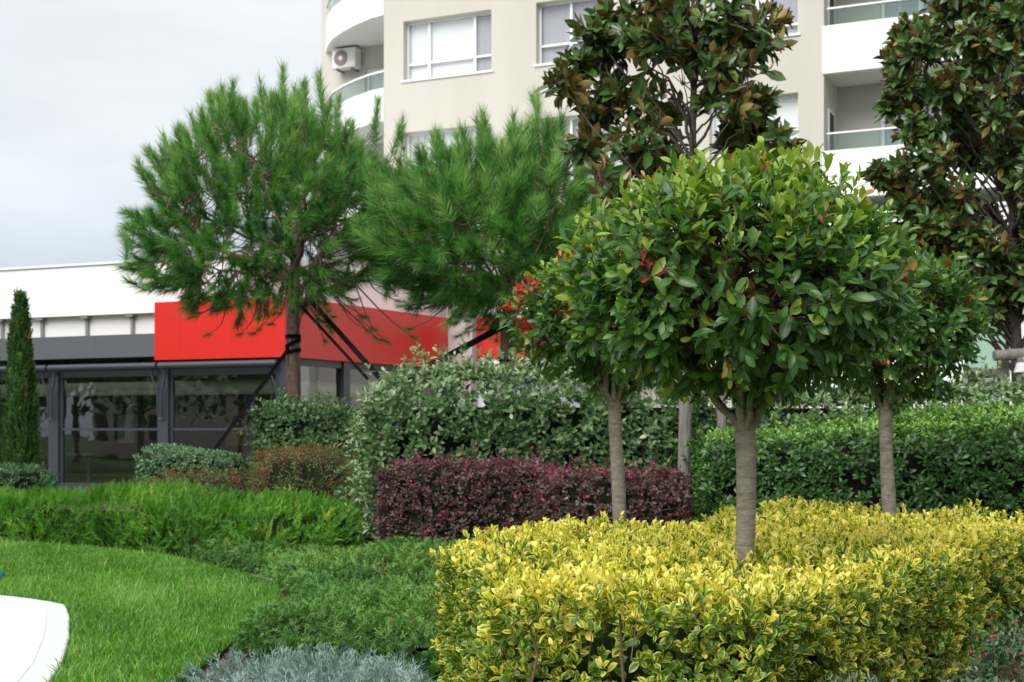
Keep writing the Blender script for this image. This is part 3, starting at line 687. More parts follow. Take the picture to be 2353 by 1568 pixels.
def restaurant():
    F = Frame((-4.47, 28.0), (.918, -.396)); base = F.pt(-3, -3, 0)
    th = thing('restaurant', 'low glass fronted restaurant with red and grey panels under a white roof', 'building', base)
    Wd = np.array([.5, .866]); F2 = Frame((-4.47, 28.0), Wd)      # the side receding to the right
    sl = -14.0; t1 = F2.s(1022)
    P = lambda s, n: np.array(F.pt(s, n, 0)[:2])
    # roof slab
    back = F2.O + Wd * 9
    rp = [P(sl, -.2), P(-.4, -.2), F2.O + Wd * 8.6 - np.array([.3, 0]), P(sl, -10)]
    zt = F.z(0, 619); zs = F.z(0, 731)
    b = MB(); b.prism([tuple(q) for q in rp], zs, zt); rf = b.build('roof', M['white'], th)
    b = MB(); b.prism([tuple(q) for q in [P(sl, -.16), P(-.4, -.16), P(-.4, -.3), P(sl, -.3)]], zt, zt + .05); b.build('roof_edge', M['pvc'], rf)
    # pale clerestory with its brackets
    zg = F.z(0, 779); zgb = F.z(0, 829)
    b = MB(); F.box(b, sl, -.6, zg - .4, zs, -.68, -.38); b.build('clerestory', M['clad'], th)
    for px in (-60, 8, 100, 203, 307):
        s_ = F.s(px, -.38); b = MB(); F.box(b, s_ - .035, s_ + .035, zg, zs - .06, -.378, -.32); F.box(b, s_ - .1, s_ + .1, zs - .058, zs - .004, -.378, -.22); b.build('roof_bracket', M['metal'], th)
    sg = F.s(362)
    for a, a2 in zip([sl, -12, -9.6, F.s(55), F.s(218)], [-12.003, -9.603, F.s(55) - .003, F.s(218) - .003, sg - .004]):
        b = MB(); F.box(b, a, a2, zgb, zg, -.25, .02); b.build('grey_panel', M['grey'], th)
    zr0, zr1 = F.z(655, 821), F.z(655, 683)
    ss = [sg, F.s(420), F.s(540), 0.06]
    for a, a2 in zip(ss, ss[1:]):
        b = MB(); F.box(b, a, a2 - .003, zr0, zr1, -.3, .1); b.build('red_panel', M['red'], th)
    ts = [.10, t1 * .5, t1]
    for a, a2 in zip(ts, ts[1:]):
        b = MB(); F2.box(b, a, a2 - .003, zr0, zr1, -.3, .09); b.build('red_panel', M['red'], th)
    # glazed front: posts, header, awning tube, transom, panes
    zh, zt_, zbm, zgl = F.z(250, 848), F.z(250, 866), F.z(250, 987), F.z(250, 1112)
    px_posts = [-160, 122, 374, 648]; sp = [F.s(q) for q in px_posts]; sp = [sp[1] - 2 * (sp[2] - sp[1]), sp[1] - (sp[2] - sp[1])] + sp[1:]
    for s_ in sp:
        b = MB(); F.box(b, s_ - .13, s_ + .13, 0, zh, -.24, 0); b.build('post', M['steel'], th)
    b = MB(); F.box(b, sl, .02, zh + .002, zr0 - .12, -.25, -.02); F.box(b, sl, .02, zt_, zh, -.16, -.06); b.build('header_beam', M['steel'], th)
    b = MB(); F.box(b, sl, .02, 0, zgl, -.18, -.04); b.build('plinth', M['steel'], th)
    for a, a2 in zip(sp, sp[1:]):
        b = MB(); b.tube([F.pt(a + .03, .16, zr0 - .12), F.pt(a2 - .03, .16, zr0 - .12)], .07, 12); b.build('awning_roller', M['steel'], th, smooth=False)
        b = MB(); F.box(b, a + .13, a2 - .13, zbm - .025, zbm + .025, -.15, -.07)
        F.box(b, a + .13, a + .19, zgl, zt_, -.15, -.07); F.box(b, a2 - .19, a2 - .13, zgl, zt_, -.15, -.07); w = b.build('window', M['steel'], th)
        for z0, z1 in ((zgl, zbm - .025), (zbm + .025, zt_)):
            b = MB(); F.box(b, a + .19, a2 - .19, z0, z1, -.115, -.105); b.build('pane', M['glass'], w)
    for s_ in sp[1:]:
        for sg_ in (-1, 1):
            if s_ == sp[-1] and sg_ == 1: continue
            q = [F.pt(s_ + sg_ * .16, .14, zr0 - .19), F.pt(s_ + sg_ * .16, .14, zr0 - .35), F.pt(s_ + sg_ * .12, .12, zr0 - .48), F.pt(s_ + sg_ * .06, .1, zr0 - .6), F.pt(s_ + sg_ * .055, .1, zbm + .28), F.pt(s_ + sg_ * .03, .06, zbm + .22)]
            b = MB(); b.tube(q, .022, 8); b.build('awning_arm', M['steel'], th, smooth=True)
    # side: posts and glass
    zsill = .25; tp = [.02, F2.s(797), F2.s(945), F2.s(1022)]
    for t_ in tp:
        b = MB(); F2.box(b, t_ - (.0 if t_ == .02 else .1), t_ + .12, 0, zr0 - .002, -.2, 0); b.build('post', M['steel'], th)
    b = MB(); F2.box(b, .14, t1, zr0 - .14, zr0 - .003, -.16, -.04); F2.box(b, .14, t1, 0, zsill, -.16, -.04); b.build('header_beam', M['steel'], th)
    for a, a2 in zip(tp, tp[1:]):
        b = MB(); F2.box(b, a + .12, a2 - .1, zsill, zr0 - .14, -.11, -.1); b.build('pane', M['glass'], th)
    # interior: floor, back walls, ceiling duct, furniture
    b = MB(); b.prism([tuple(q) for q in [P(sl, -.3), P(-.3, -.3), F2.O + Wd * 8 - np.array([.5, 0]), P(sl, -9)]], 0.01, .05); b.build('floor', M['intfloor'], th)
    b = MB(); F.box(b, sl, -.5, 0.05, zs, -9.2, -9.0); F.box(b, sl - .2, sl, 0.05, zs, -9, -.3); b.build('back_wall', M['interior'], th)
    b = MB(); b.prism([tuple(q) for q in [P(sl, -.72), P(-.75, -.72), F2.O + Wd * 8 - np.array([.5, 0]), P(sl, -9)]], zs - .25, zs - .2); b.build('ceiling', M['interior'], th)
    zd = zt_ - .22
    b = MB(); b.tube([F.pt(sl, -1.0, zd), F.pt(-.8, -1.0, zd)], .15, 16); b.build('duct', M['duct'], th, smooth=True)
    q0 = F2.O + Wd * 1.2 + F2.n * -1.0; q1 = F2.O + Wd * 6.5 + F2.n * -1.0
    b = MB(); b.tube([(*q0, zd), (*q1, zd)], .15, 16); b.build('duct', M['duct'], th, smooth=True)
    for a, a2, z0, z1, n_, mt, nm in ((-4.5, -4.0, .95, 1.5, -4.5, 'orange', 'counter_panel'), (-3.2, -2.2, .05, 2.0, -4.4, 'cloth', 'counter_panel'), (-8.1, -7.4, 1.0, 1.7, -5, 'cloth', 'wall_panel'), (-2.0, -1.0, .05, 1.5, -2.6, 'cloth', 'counter_panel')):
        b = MB(); F.box(b, a, a2, z0, z1, n_ - .1, n_); b.build(nm, M[mt], th)
    for a in (-11, -8.8, -6.6, -4.4, -2.4):
        b = MB(); F.box(b, a - .04, a + .04, .05, zs - .26, -4.0, -3.92); b.build('column', M['steel'], th)
        b = MB(); F.box(b, a - .45, a + .45, .74, .78, -2.6, -1.7); F.box(b, a - .04, a + .04, .05, .74, -2.2, -2.1); b.build('table', M['steel'], th)
    for k, (a, z) in enumerate(((-1.35, 1.72), (-1.3, 1.6), (-1.42, 1.5))):
        c = np.array(F.pt(a, -1.8, z)); b = MB(); b.tube([c + [0, 0, -.03], c + [0, 0, -.01], c + [0, 0, .015], c + [0, 0, .035]], [.012, .03, .03, .01], 8); b.build('bulb', M['bulb'], th)
    # pillar and second red sign further along
    pil = W(1025, 0, 33.0)[:2]; pil2 = W(1085, 0, 33.0)[:2]
    b = MB(); b.prism([tuple(pil), tuple(pil2), (pil2[0] + .25, pil2[1] + .7), (pil[0] + .25, pil[1] + .7)], 0, H + (HZ - 640) / FPX * 33); b.build('pillar', M['stone'], th)
    F3 = Frame(W(1086, 0, 33.3)[:2], (1, -.2)); z0, z1 = F3.z(1150, 822), F3.z(1150, 730)
    b = MB(); F3.box(b, 0, F3.s(1330), z0, z1, -.3, 0); b.build('red_panel', M['red'], th)
    b = MB(); F3.box(b, 0.02, F3.s(1330), z0 - .28, z0 - .004, -.3, -.06); F3.box(b, 0.02, .32, 0, z0 - .282, -.3, -.06); w = b.build('window', M['pvc'], th)
    b = MB(); F3.box(b, .33, F3.s(1330), .3, z0 - .29, -.2, -.18); b.build('pane', M['glass_up'], w)
    b = MB(); F3.box(b, .33, F3.s(1330), .3, z0 - .29, -.6, -.55); b.build('blind', M['louvre'], w)
    b = MB(); F3.box(b, -.3, F3.s(1330) + .6, z1 + .002, H + (HZ - 640) / FPX * 33, -2.6, -.35); b.build('wall', M['white'], th)
restaurant()

# ------------------------------------------------------------------ trees
def photinia(label, px, d, zt, cy, rx, rt, rb, ns, seed, lsize, reds=(), young=1.0, rad=0.043, fork=None):
    r = rng(seed); bx = X(px, d); B = np.array([bx, d, 0.0]); cz = H + (HZ - cy) / FPX * d
    th = thing('photinia_tree', label, 'tree', tuple(B), 'clipped photinia trees in the yellow hedge')
    # trunk
    zz = np.linspace(-0.02, zt, 9); tp = np.c_[bx + 0.02 * np.sin(zz * 3.3 + seed), d + 0.02 * np.cos(zz * 2.3 + seed), zz]
    tr = rad * (1.08 - 0.16 * zz / zt) * (1 + 0.05 * np.sin(zz * 9 + seed)); tr[0] *= 1.25; tr[-1] *= 1.12
    top = tp[-1]
    nl = 9; az = np.arange(nl) / nl * 6.283 + r.normal(size=nl) * 0.25; out = np.c_[np.cos(az), np.sin(az), np.zeros(nl)]
    el = r.uniform(-0.25, 0.45, nl); el[::3] += 0.35
    end = np.array([bx, d, cz]) + out * (rx * (0.8 - 0.25 * (el > .3)))[:, None] if False else np.array([bx, d, cz]) + out * rx * 0.56 + np.c_[np.zeros((nl, 2)), (el - .12) * rt]
    st = np.repeat((top - np.array([0, 0, 0.03]))[None], nl, 0)
    limbs = bez(st, st + out * 0.06 + np.array([0, 0, 0.12]), (st + end) / 2 + np.array([0, 0, -0.02]), end, 10)
    limbs[:, 2:-1] += r.normal(size=(nl, 7, 3)) * 0.012
    lr = np.linspace(rad * 0.62, 0.004, 10)[None] * r.uniform(0.7, 1.05, (nl, 1))
    V1, F1 = tubes(tp[None], tr[None], 18); V2, F2 = tubes(limbs, lr, 8)
    put('trunk', npmesh('trunk', V1, F1), M['bark_ph'], th); put('limbs', npmesh('limbs', V2, F2), M['bark_ph'], th)
    # shoots over the crown shell and inside it
    dv = norm(r.normal(size=(ns, 3))); rr = np.where(r.random(ns) < 0.75, 0.82 + 0.2 * r.random(ns), 0.45 + 0.4 * r.random(ns))
    rr *= 1 + 0.09 * noise3(dv, 3.0, seed) + 0.06 * noise3(dv, 8.0, seed + 3)
    rz = np.where(dv[:, 2] > 0, rt, rb); flat = np.where(dv[:, 2] < 0, 1 - 0.3 * np.abs(dv[:, 2]) ** 1.6, 1 - .04 * dv[:, 2])
    tips = np.array([bx, d, cz]) + np.c_[dv[:, 0] * rx * flat, dv[:, 1] * rx * flat, dv[:, 2] * rz] * rr[:, None]
    kp = (dv[:, 2] > -.5) | (r.random(ns) < .5); dv, tips = dv[kp], tips[kp]; ns = len(tips)
    hgt = dv[:, 2]
    dirs = norm(dv * 0.8 + np.array([0, 0, 1.0]) * np.clip(0.5 + 0.7 * hgt, 0.12, 1)[:, None] + r.normal(size=(ns, 3)) * 0.28)
    pos, ld, ln, sc, t, I = shoots(r, tips, dirs, 9, 0.14 + 0.05 * r.random(ns), (0.35, 1.25), lsize, droop=np.clip(0.12 - 0.75 * hgt, 0, 0.9), tipsize=0.62)
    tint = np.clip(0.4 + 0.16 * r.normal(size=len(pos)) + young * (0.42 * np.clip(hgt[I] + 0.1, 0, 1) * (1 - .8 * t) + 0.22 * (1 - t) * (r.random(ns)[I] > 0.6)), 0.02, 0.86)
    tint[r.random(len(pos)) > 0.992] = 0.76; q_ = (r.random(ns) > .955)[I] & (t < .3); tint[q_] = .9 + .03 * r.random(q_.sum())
    for q in reds:
        w = np.argsort(np.linalg.norm(np.c_[(tips[:, 0] / tips[:, 1]) * FPX + 1176.5, HZ - FPX * (tips[:, 2] - H) / tips[:, 1]] - np.array(q[:2]), axis=1) + 4000 * (tips[:, 1] > d - 0.05 * rx))[:q[2]]
        m = np.isin(I, w) & (t < 0.75); tint[m] = 0.95 + 0.05 * r.random(m.sum())
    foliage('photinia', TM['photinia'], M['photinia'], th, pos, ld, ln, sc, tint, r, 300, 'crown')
    cen_ = np.array([bx, d, cz - .25 * rb]); b = tips - dirs * 0.16
    near = cen_ + (tips - cen_) * (.3 + .25 * r.random((ns, 1)))
    tw = bez(near, near + (b - near) * 0.4 + np.array([0, 0, -0.03]), tips - dirs * 0.2, tips - dirs * 0.01, 5)
    tw_r = np.linspace(1, 0.3, 5)[None] * (0.0035 + 0.0025 * r.random((ns, 1)))
    V, F = tubes(tw, tw_r, 3); put('twigs', npmesh('twigs', V, F), M['redtwig'], th, 'stuff')
    return th
photinia('large round photinia tree nearest the camera, with the thickest trunk', 1706, 6.15, W(1706, 990, 6.15)[2], 660, 0.79, 0.61, 0.55, 1300, 11, (0.055, 0.108), reds=((1500, 610, 2), (2065, 665, 1), (1470, 625, 1)), rad=0.044)
photinia('left photinia tree with red shoots on its left side and a slim trunk', 1416, 8.5, W(1416, 925, 8.5)[2], 725, 0.64, 0.47, 0.47, 850, 12, (0.055, 0.105), reds=((1175, 650, 3), (1178, 720, 2), (1300, 565, 3), (1310, 690, 1), (1200, 610, 1), (1230, 780, 1)), rad=0.041)
photinia('darker photinia tree behind at the right, rising from the hedge corner', 2040, 9.5, W(2040, 945, 9.5)[2], 745, 0.67, 0.55, 0.58, 780, 13, (0.058, 0.108), reds=((2180, 600, 1), (2220, 690, 1)), young=0.35, rad=0.046)

def conifer_plumes(r, base, axis, L, nlen, cnt, w=0.0035, a0=0.35, a1=0.95):
    N = len(base); idx = np.repeat(np.arange(N), cnt); n = len(idx)
    t = r.random(n) ** 0.8; a = np.cross(axis, np.array([0.3, 0.8, 0.25])); e1 = norm(a); e2 = np.cross(axis, e1)
    ph = r.random(n) * 6.283; an = a1 + (a0 - a1) * t + r.normal(size=n) * 0.13
    rad = np.cos(ph)[:, None] * e1[idx] + np.sin(ph)[:, None] * e2[idx]
    d = np.cos(an)[:, None] * axis[idx] + np.sin(an)[:, None] * rad
    p = base[idx] + axis[idx] * (L[idx] * t)[:, None]; ln = nlen * (0.75 + 0.4 * r.random(n))
    side = norm(np.cross(d, r.normal(size=(n, 3)))) * w
    tip = p + d * ln[:, None] + np.array([0, 0, -0.012])
    V = np.stack([p - side * .6, p + side * .6, tip], 1).reshape(-1, 3); F = np.arange(3 * n).reshape(-1, 3)
    return V, F, idx, t
def pine(label, px, d, cpx, cpy, rxp, rzp, nplume, seed, forks, low=0.55, top_extra=(), needles=140, ksize=1.0):
    r = rng(seed); s = d / FPX; bx = X(px, d); th = thing('pine_tree', label, 'tree', (bx, d, 0), 'young pine trees tied with straps')
    cx, cz = X(cpx, d), H + (HZ - cpy) * s; rx, rz = rxp * s, rzp * s; cen = np.array([cx, d, cz])
    zt = cz + 0.15 * rz
    zz = np.linspace(-0.02, zt, 14); tp = np.c_[bx + 0.04 * np.sin(zz * 1.1 + seed), d + 0.04 * np.cos(zz * 0.9), zz]
    tr = np.interp(zz, [0, forks[0], zt], [0.105, 0.088, 0.035]) * (1 + 0.05 * np.sin(zz * 7))
    V1, F1 = tubes(tp[None], tr[None], 14); put('trunk', npmesh('trunk', V1, F1), M['bark_pine'], th)
    nl = 22; az = np.arange(nl) * 2.4 + r.normal(size=nl) * 0.2; zf = np.concatenate([np.tile(forks, 10)])[:nl] + r.normal(size=nl) * 0.12
    hi = np.linspace(0, 1, nl); zf = np.minimum(zf + hi * (zt - forks[0]) * 0.6, zt - .1)
    st = np.c_[np.interp(zf, zz, tp[:, 0]), np.interp(zf, zz, tp[:, 1]), zf]
    out = np.c_[np.cos(az), np.sin(az), np.zeros(nl)]
    elev = -0.5 + 1.3 * hi + r.normal(size=nl) * 0.1
    end = cen + out * (rx * 0.78 * np.cos(np.clip(elev, -1, 1.2)))[:, None] + np.c_[np.zeros((nl, 2)), rz * 0.8 * np.sin(elev)]
    limbs = bez(st, st + out * 0.3 + np.array([0, 0, 0.25]), (st * .4 + end * .6) + np.array([0, 0, -0.1]), end, 12); limbs[:, 2:-1] += r.normal(size=(nl, 9, 3)) * 0.03
    lr = np.linspace(0.042, 0.009, 12)[None] * r.uniform(0.6, 1.1, (nl, 1))
    V2, F2 = tubes(limbs, lr, 7); put('limbs', npmesh('limbs', V2, F2), M['bark_pine'], th)
    dv = norm(r.normal(size=(nplume, 3))); shell = np.where(r.random(nplume) < 0.7, 0.8 + 0.2 * r.random(nplume), 0.4 + 0.4 * r.random(nplume))
    shell *= 1 + 0.2 * noise3(dv, 4.0, seed)
    # flat-bottomed crown, open below near the trunk
    zr = np.where(dv[:, 2] > 0, rz, rz * low)
    tip = cen + dv * np.c_[np.full(nplume, rx), np.full(nplume, rx), zr] * shell[:, None]
    bottom = (dv[:, 2] < -0.25) & (np.hypot(tip[:, 0] - bx, tip[:, 1] - d) < 0.6 * rx); keep = ~bottom | (r.random(nplume) < 0.3)
    tip, dv = tip[keep], dv[keep]
    ax = norm(dv * 0.75 + np.array([0, 0, 1.0]) * np.clip(0.65 + 0.55 * dv[:, 2], 0.1, 1.1)[:, None] + r.normal(size=dv.shape) * 0.25)
    L = (0.16 + 0.2 * r.random(len(tip)) + 0.12 * np.clip(dv[:, 2], 0, 1)) * ksize
    for e in list(top_extra) + [(e[0] + r.normal() * 9, e[1] + 18 + r.normal() * 10, e[2] + r.normal() * .15, e[3] * .9) for e in top_extra for _ in range(2)]:
        q = W(e[0], e[1], d + r.normal() * 0.2); tip = np.vstack([tip, q]); ax = np.vstack([ax, norm(np.array([e[2], -0.1, 1.0]))]); L = np.append(L, e[3]); dv = np.vstack([dv, [0, 0, 1]])
    base = tip - ax * L[:, None]
    V, F, idx, t = conifer_plumes(r, base, ax, L, 0.2 * ksize, needles, 0.0072, 0.32, 1.0)
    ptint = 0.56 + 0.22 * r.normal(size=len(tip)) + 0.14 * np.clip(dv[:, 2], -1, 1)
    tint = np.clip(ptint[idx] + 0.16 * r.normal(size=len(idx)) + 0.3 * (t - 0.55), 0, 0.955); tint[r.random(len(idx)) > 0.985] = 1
    at = np.repeat(np.c_[tint, np.full(len(idx), .5), t, np.zeros(len(idx))], 3, 0)
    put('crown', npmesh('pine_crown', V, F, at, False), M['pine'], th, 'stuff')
    # twigs joining plumes to limbs
    lp = limbs[:, 4:].reshape(-1, 3); near = np.array([lp[np.argmin(np.sum((lp - q) ** 2, 1))] for q in base]); far = np.linalg.norm(near - base, axis=1)
    tw = bez(near, near * .6 + base * .4 + np.array([0, 0, -0.05]), base - ax * 0.1, tip, 6)
    V, F = tubes(tw, np.linspace(1, 0.35, 6)[None] * (0.008 + 0.004 * r.random((len(tip), 1))), 4); put('twigs', npmesh('twigs', V, F), M['bark_pine'], th, 'stuff')
    k = dv[:, 2] > 0.25; bp = tip[k]
    bb = bez(bp - ax[k] * .01, bp + ax[k] * .01, bp + ax[k] * .03, bp + ax[k] * .055, 3); V, F = tubes(bb, np.tile(np.array([.011, .013, .004]), (k.sum(), 1)), 5)
    put('buds', npmesh('buds', V, F), M['bud'], th, 'stuff')
    # hanging dead-looking twigs with small tufts below the crown
    m = 60; a = r.random(m) * 6.283; q0 = np.c_[bx + np.cos(a) * rx * r.uniform(.05, .75, m), d + np.sin(a) * rx * r.uniform(.05, .7, m), cz - rz * low * r.uniform(.55, .95, m)]
    q1 = q0 + np.c_[np.cos(a) * .35, np.sin(a) * .35, -0.22 * r.random(m)]; qs = np.array([lp[np.argmin(np.sum((lp - q) ** 2, 1))] for q in q0])
    tw = bez(qs, (qs + q0) / 2 + r.normal(size=(m, 3)) * .08, q0 + r.normal(size=(m, 3)) * .06, q1, 8); V, F = tubes(tw, np.linspace(.012, .006, 8)[None].repeat(m, 0), 4)
    put('lower_twigs', npmesh('lower_twigs', V, F), M['bark_pine'], th, 'stuff')
    axq = norm(q1 - q0 + np.array([0, 0, .1])); V, F, idx, t = conifer_plumes(r, q1 - axq * .1, axq, np.full(m, .12), 0.12, 110, 0.003, .3, 1.2)
    tint = np.clip(.35 + .18 * r.normal(size=len(idx)), 0, .95); at = np.repeat(np.c_[tint, np.full(len(idx), .5), t, np.zeros(len(idx))], 3, 0)
    put('lower_needles', npmesh('lower_needles', V, F, at, False), M['pine'], th, 'stuff')
    return th
pine('pine tree on the left against the sky, trunk bound with black straps', 681, 19.0, 618, 490, 340, 280, 900, 21, [W(0, 690, 19)[2], W(0, 660, 19)[2], W(0, 610, 19)[2]], 0.98,
     [(650, 165, .05, .65), (735, 172, -.05, .65), (700, 195, .15, .5), (598, 190, -.1, .6), (625, 220, 0, .6), (510, 215, -.1, .55), (868, 235, .05, .6), (925, 275, .2, .5), (760, 235, .2, .45), (470, 270, -.3, .5), (690, 260, 0, .6), (560, 240, 0, .5)])
pine('second pine tree half hidden behind the photinia trees', 1170, 17.5, 1138, 540, 285, 265, 780, 22, [W(0, 740, 17.5)[2], W(0, 690, 17.5)[2], W(0, 640, 17.5)[2]], .84,
     [(1235, 220, 0, .6), (1110, 265, -.1, .5), (1180, 270, 0, .5), (1060, 300, -.2, .5), (1290, 270, .2, .5), (1350, 260, .2, .5)], ksize=1.12)

def magnolia(label, px, d, clumps, seed, zfork, lsize, nsh=(5, 9), depth=0.7, rad=0.06, nleaf=9, topz=6.5):
    r = rng(seed); bx = X(px, d); th = thing('magnolia_tree', label, 'tree', (bx, d, 0), 'magnolia trees with rusty leaf undersides')
    zz = np.linspace(-0.02, topz, 14); tp = np.c_[bx + 0.05 * np.sin(zz * 1.3 + seed), d + 0.05 * np.cos(zz * 1.1), zz]
    tr = np.interp(zz, [0, zfork, topz], [rad * 1.15, rad * .8, rad * .25])
    V, F = tubes(tp[None], tr[None], 12); put('trunk', npmesh('trunk', V, F), M['bark_mag'], th)
    cl = np.array([W(c[0], c[1], d + (c[3] if len(c) > 3 else r.normal() * depth * .6)) for c in clumps]); cr = np.array([c[2] * 1.3 * d / FPX for c in clumps])
    zf = np.clip(cl[:, 2] - np.abs(cl[:, 0] - bx) * 0.9 - 0.35, zfork * .8, topz - .2) ; st = np.c_[np.interp(zf, zz, tp[:, 0]), np.interp(zf, zz, tp[:, 1]), zf]
    lim = bez(st, st + np.array([0, 0, .25]) + (cl - st) * .2, cl * .7 + st * .3 + np.array([0, 0, -.15]), cl, 9); lim[:, 1:-1] += r.normal(size=(len(cl), 7, 3)) * .02
    V, F = tubes(lim, np.linspace(.019, .005, 9)[None] * r.uniform(.7, 1.2, (len(cl), 1)), 5); put('limbs', npmesh('limbs', V, F), M['bark_mag'], th)
    T, D, S = [], [], []
    for c, q in zip(cl, cr):
        m = int(r.integers(nsh[0], nsh[1] + 1)); v = norm(r.normal(size=(m, 3)) * np.array([1, 1, .9])); t_ = c + v * q * r.uniform(.35, 1.0, (m, 1))
        out = norm((c - np.array([bx, d, c[2] - .6])) * np.array([1, 1, .6])); T.append(t_); D.append(norm(v * .85 + out * .4 + np.array([0, -.15, .4]) + r.normal(size=(m, 3)) * .3)); S.append(np.repeat(c[None], m, 0))
    T, D, S = np.concatenate(T), np.concatenate(D), np.concatenate(S)
    pos, ld, ln, sc, t, I = shoots(r, T, D, nleaf, 0.12, (0.45, 1.5), lsize, droop=0.1, tipsize=.75, jit=.3)
    tint = np.clip(.4 + .25 * r.normal(size=len(pos)), 0, .93); tint[r.random(len(pos)) > .99] = 1
    foliage('magnolia', TM['magnolia'], M['magnolia'], th, pos, ld, ln, sc, tint, r, 300, 'crown')
    tw = bez(S, S * .6 + T * .4 + np.array([0, 0, -.05]), T - D * .15, T, 4); V, F = tubes(tw, np.linspace(.008, .004, 4)[None].repeat(len(T), 0), 3); put('twigs', npmesh('twigs', V, F), M['twig'], th, 'stuff')
    return th
mag1 = [(1290, 195, 28), (1330, 160, 35), (1345, 345, 42), (1375, 395, 40), (1395, 130, 50), (1360, 75, 38), (1405, 40, 45), (1440, 230, 60), (1420, 190, 40), (1480, 300, 50), (1470, 370, 45), (1520, 250, 50), (1500, 130, 60), (1480, 40, 50),
        (1560, 90, 55), (1570, 190, 50), (1550, 20, 50), (1640, 40, 55), (1610, 110, 45), (1700, 60, 55), (1740, 80, 45), (1755, 40, 35), (1680, 130, 60), (1720, 165, 50), (1660, 200, 50), (1700, 235, 38), (1640, 150, 40), (1420, 430, 40), (1530, 330, 40),
        (1700, 285, 32), (1745, 235, 18), (1790, 320, 34), (1800, 365, 25), (1740, 310, 30), (1690, 330, 30), (1460, 90, 45), (1370, 260, 40), (1440, 330, 40), (1520, 390, 38),
        (1480, -50, 60), (1570, -60, 60), (1660, -50, 60), (1600, -150, 70), (1520, -160, 60), (1690, -140, 60), (1600, -270, 70), (1580, -380, 50), (1640, -230, 50)]
magnolia('magnolia tree in the middle, rusty brown leaf undersides in front of the windows', 1603, 13.6, mag1, 31, 1.9, (0.16, 0.23), nsh=(8, 12), topz=W(0, -380, 13.6)[2])
rm = random.Random(7); mag2 = []
LB = [(-420, 2230), (-200, 2160), (0, 2110), (90, 2055), (190, 2050), (260, 2085), (330, 2095), (400, 2030), (470, 2075), (560, 2090), (640, 2120), (720, 2180), (760, 2260)]
for k in range(270):
    y = rm.uniform(-420, 700); xl = np.interp(y, [a for a, _ in LB], [b for _, b in LB]); half = 2330 - xl
    x = 2330 + half * (rm.uniform(-0.97, .3) if k % 3 else rm.uniform(0, 1)); dd = rm.uniform(-1, 1) * math.sqrt(max(0, half ** 2 - (x - 2330) ** 2)) * 15.2 / FPX * .9
    if x < 2540: mag2.append((x, y, rm.uniform(28, 46), dd))
mag2 += [(2020, 400, 22, -.2), (2055, 415, 24, -.2), (2060, 150, 26, 0), (2050, 240, 20, -.1), (2100, 60, 28, 0), (2065, 85, 15, 0), (2090, 470, 26, -.3)]
magnolia('tall dense magnolia tree at the right edge of the picture', 2335, 15.2, mag2, 32, 2.2, (0.13, 0.19), nsh=(8, 13), topz=W(0, -400, 15.2)[2], rad=.075)

def cypress(label, px, d, hgt, w, seed, n=2400):
    r = rng(seed); bx = X(px, d); th = thing('cypress_tree', label, 'tree', (bx, d, 0), 'slim cypress trees by the restaurant')
    V, F = tubes(np.array([[[bx, d, z] for z in np.linspace(0, hgt * .98, 6)]]), np.linspace(.05, .008, 6)[None], 8); put('trunk', npmesh('trunk', V, F), M['bark_pine'], th)
    z = hgt * r.random(n) ** .9; a = r.random(n) * 6.283; prof = w * np.interp(z / hgt, [0, .12, .45, .8, .95, 1], [.6, 1.0, .9, .5, .22, .05]) * (1 + .22 * noise3(np.c_[np.cos(a) * 2, np.sin(a) * 2, z * 1.6], 2.2, seed))
    q = prof * np.sqrt(.35 + .65 * r.random(n)); o = np.c_[np.cos(a), np.sin(a), np.zeros(n)]
    p = np.c_[bx + o[:, 0] * q, d + o[:, 1] * q, z]; dr = norm(o * .35 + np.array([0, 0, 1.0]) + r.normal(size=(n, 3)) * .15)
    tint = np.clip(.45 + .2 * r.normal(size=n) + .2 * noise3(p, 6, 2), 0, .96); tint[r.random(n) > .985] = 1
    foliage('cypress', TM['cypress'], M['cypress'], th, p - dr * .1, dr, o + r.normal(size=(n, 3)) * .3, .16 + .12 * r.random(n), tint, r, 0, 'crown')
    b = MB(); b.tube([(bx, d, .05), (bx, d, hgt * .5), (bx, d, hgt * .9)], [w * .5, w * .6, .03], 10); b.build('shade_core', M['core_green'], th)  # added dark solid filling the column, keeps light from passing through
cypress('slim columnar cypress tree at the left, standing clear before the glass front', 48, 20.0, W(0, 685, 20)[2], .235, 41)
cypress('cypress tree cut off by the left edge of the picture', -26, 20.6, W(0, 790, 20)[2], .24, 42, 1000)

# ------------------------------------------------------------------ hedges and shrubs
YEL = [(-.1, 4.87), (.2, 4.7), (.8, 4.58), (1.02, 4.9), (1.45, 5.5), (1.72, 6.0), (2.15, 6.5), (2.3, 7.0), (2.65, 7.5), (3.4, 8.2), (3.6, 9.2), (3.0, 9.7), (2.55, 10.4), (2.0, 10.8), (1.45, 9.9), (1.05, 8.6), (.6, 8.5), (.1, 8.4), (-.2, 7.75), (-.36, 7.05), (-.33, 6.45), (-.17, 5.9), (-.13, 5.5)]
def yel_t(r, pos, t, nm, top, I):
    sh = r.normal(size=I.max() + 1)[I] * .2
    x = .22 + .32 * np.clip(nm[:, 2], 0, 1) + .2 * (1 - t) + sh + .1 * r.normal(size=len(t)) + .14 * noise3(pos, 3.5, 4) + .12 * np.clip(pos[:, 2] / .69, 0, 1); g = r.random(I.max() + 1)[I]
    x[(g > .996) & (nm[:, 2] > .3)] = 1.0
    x = np.clip(x - .14, .06, .95); x[(g > .996) & (nm[:, 2] > .3)] = 1.0; return x
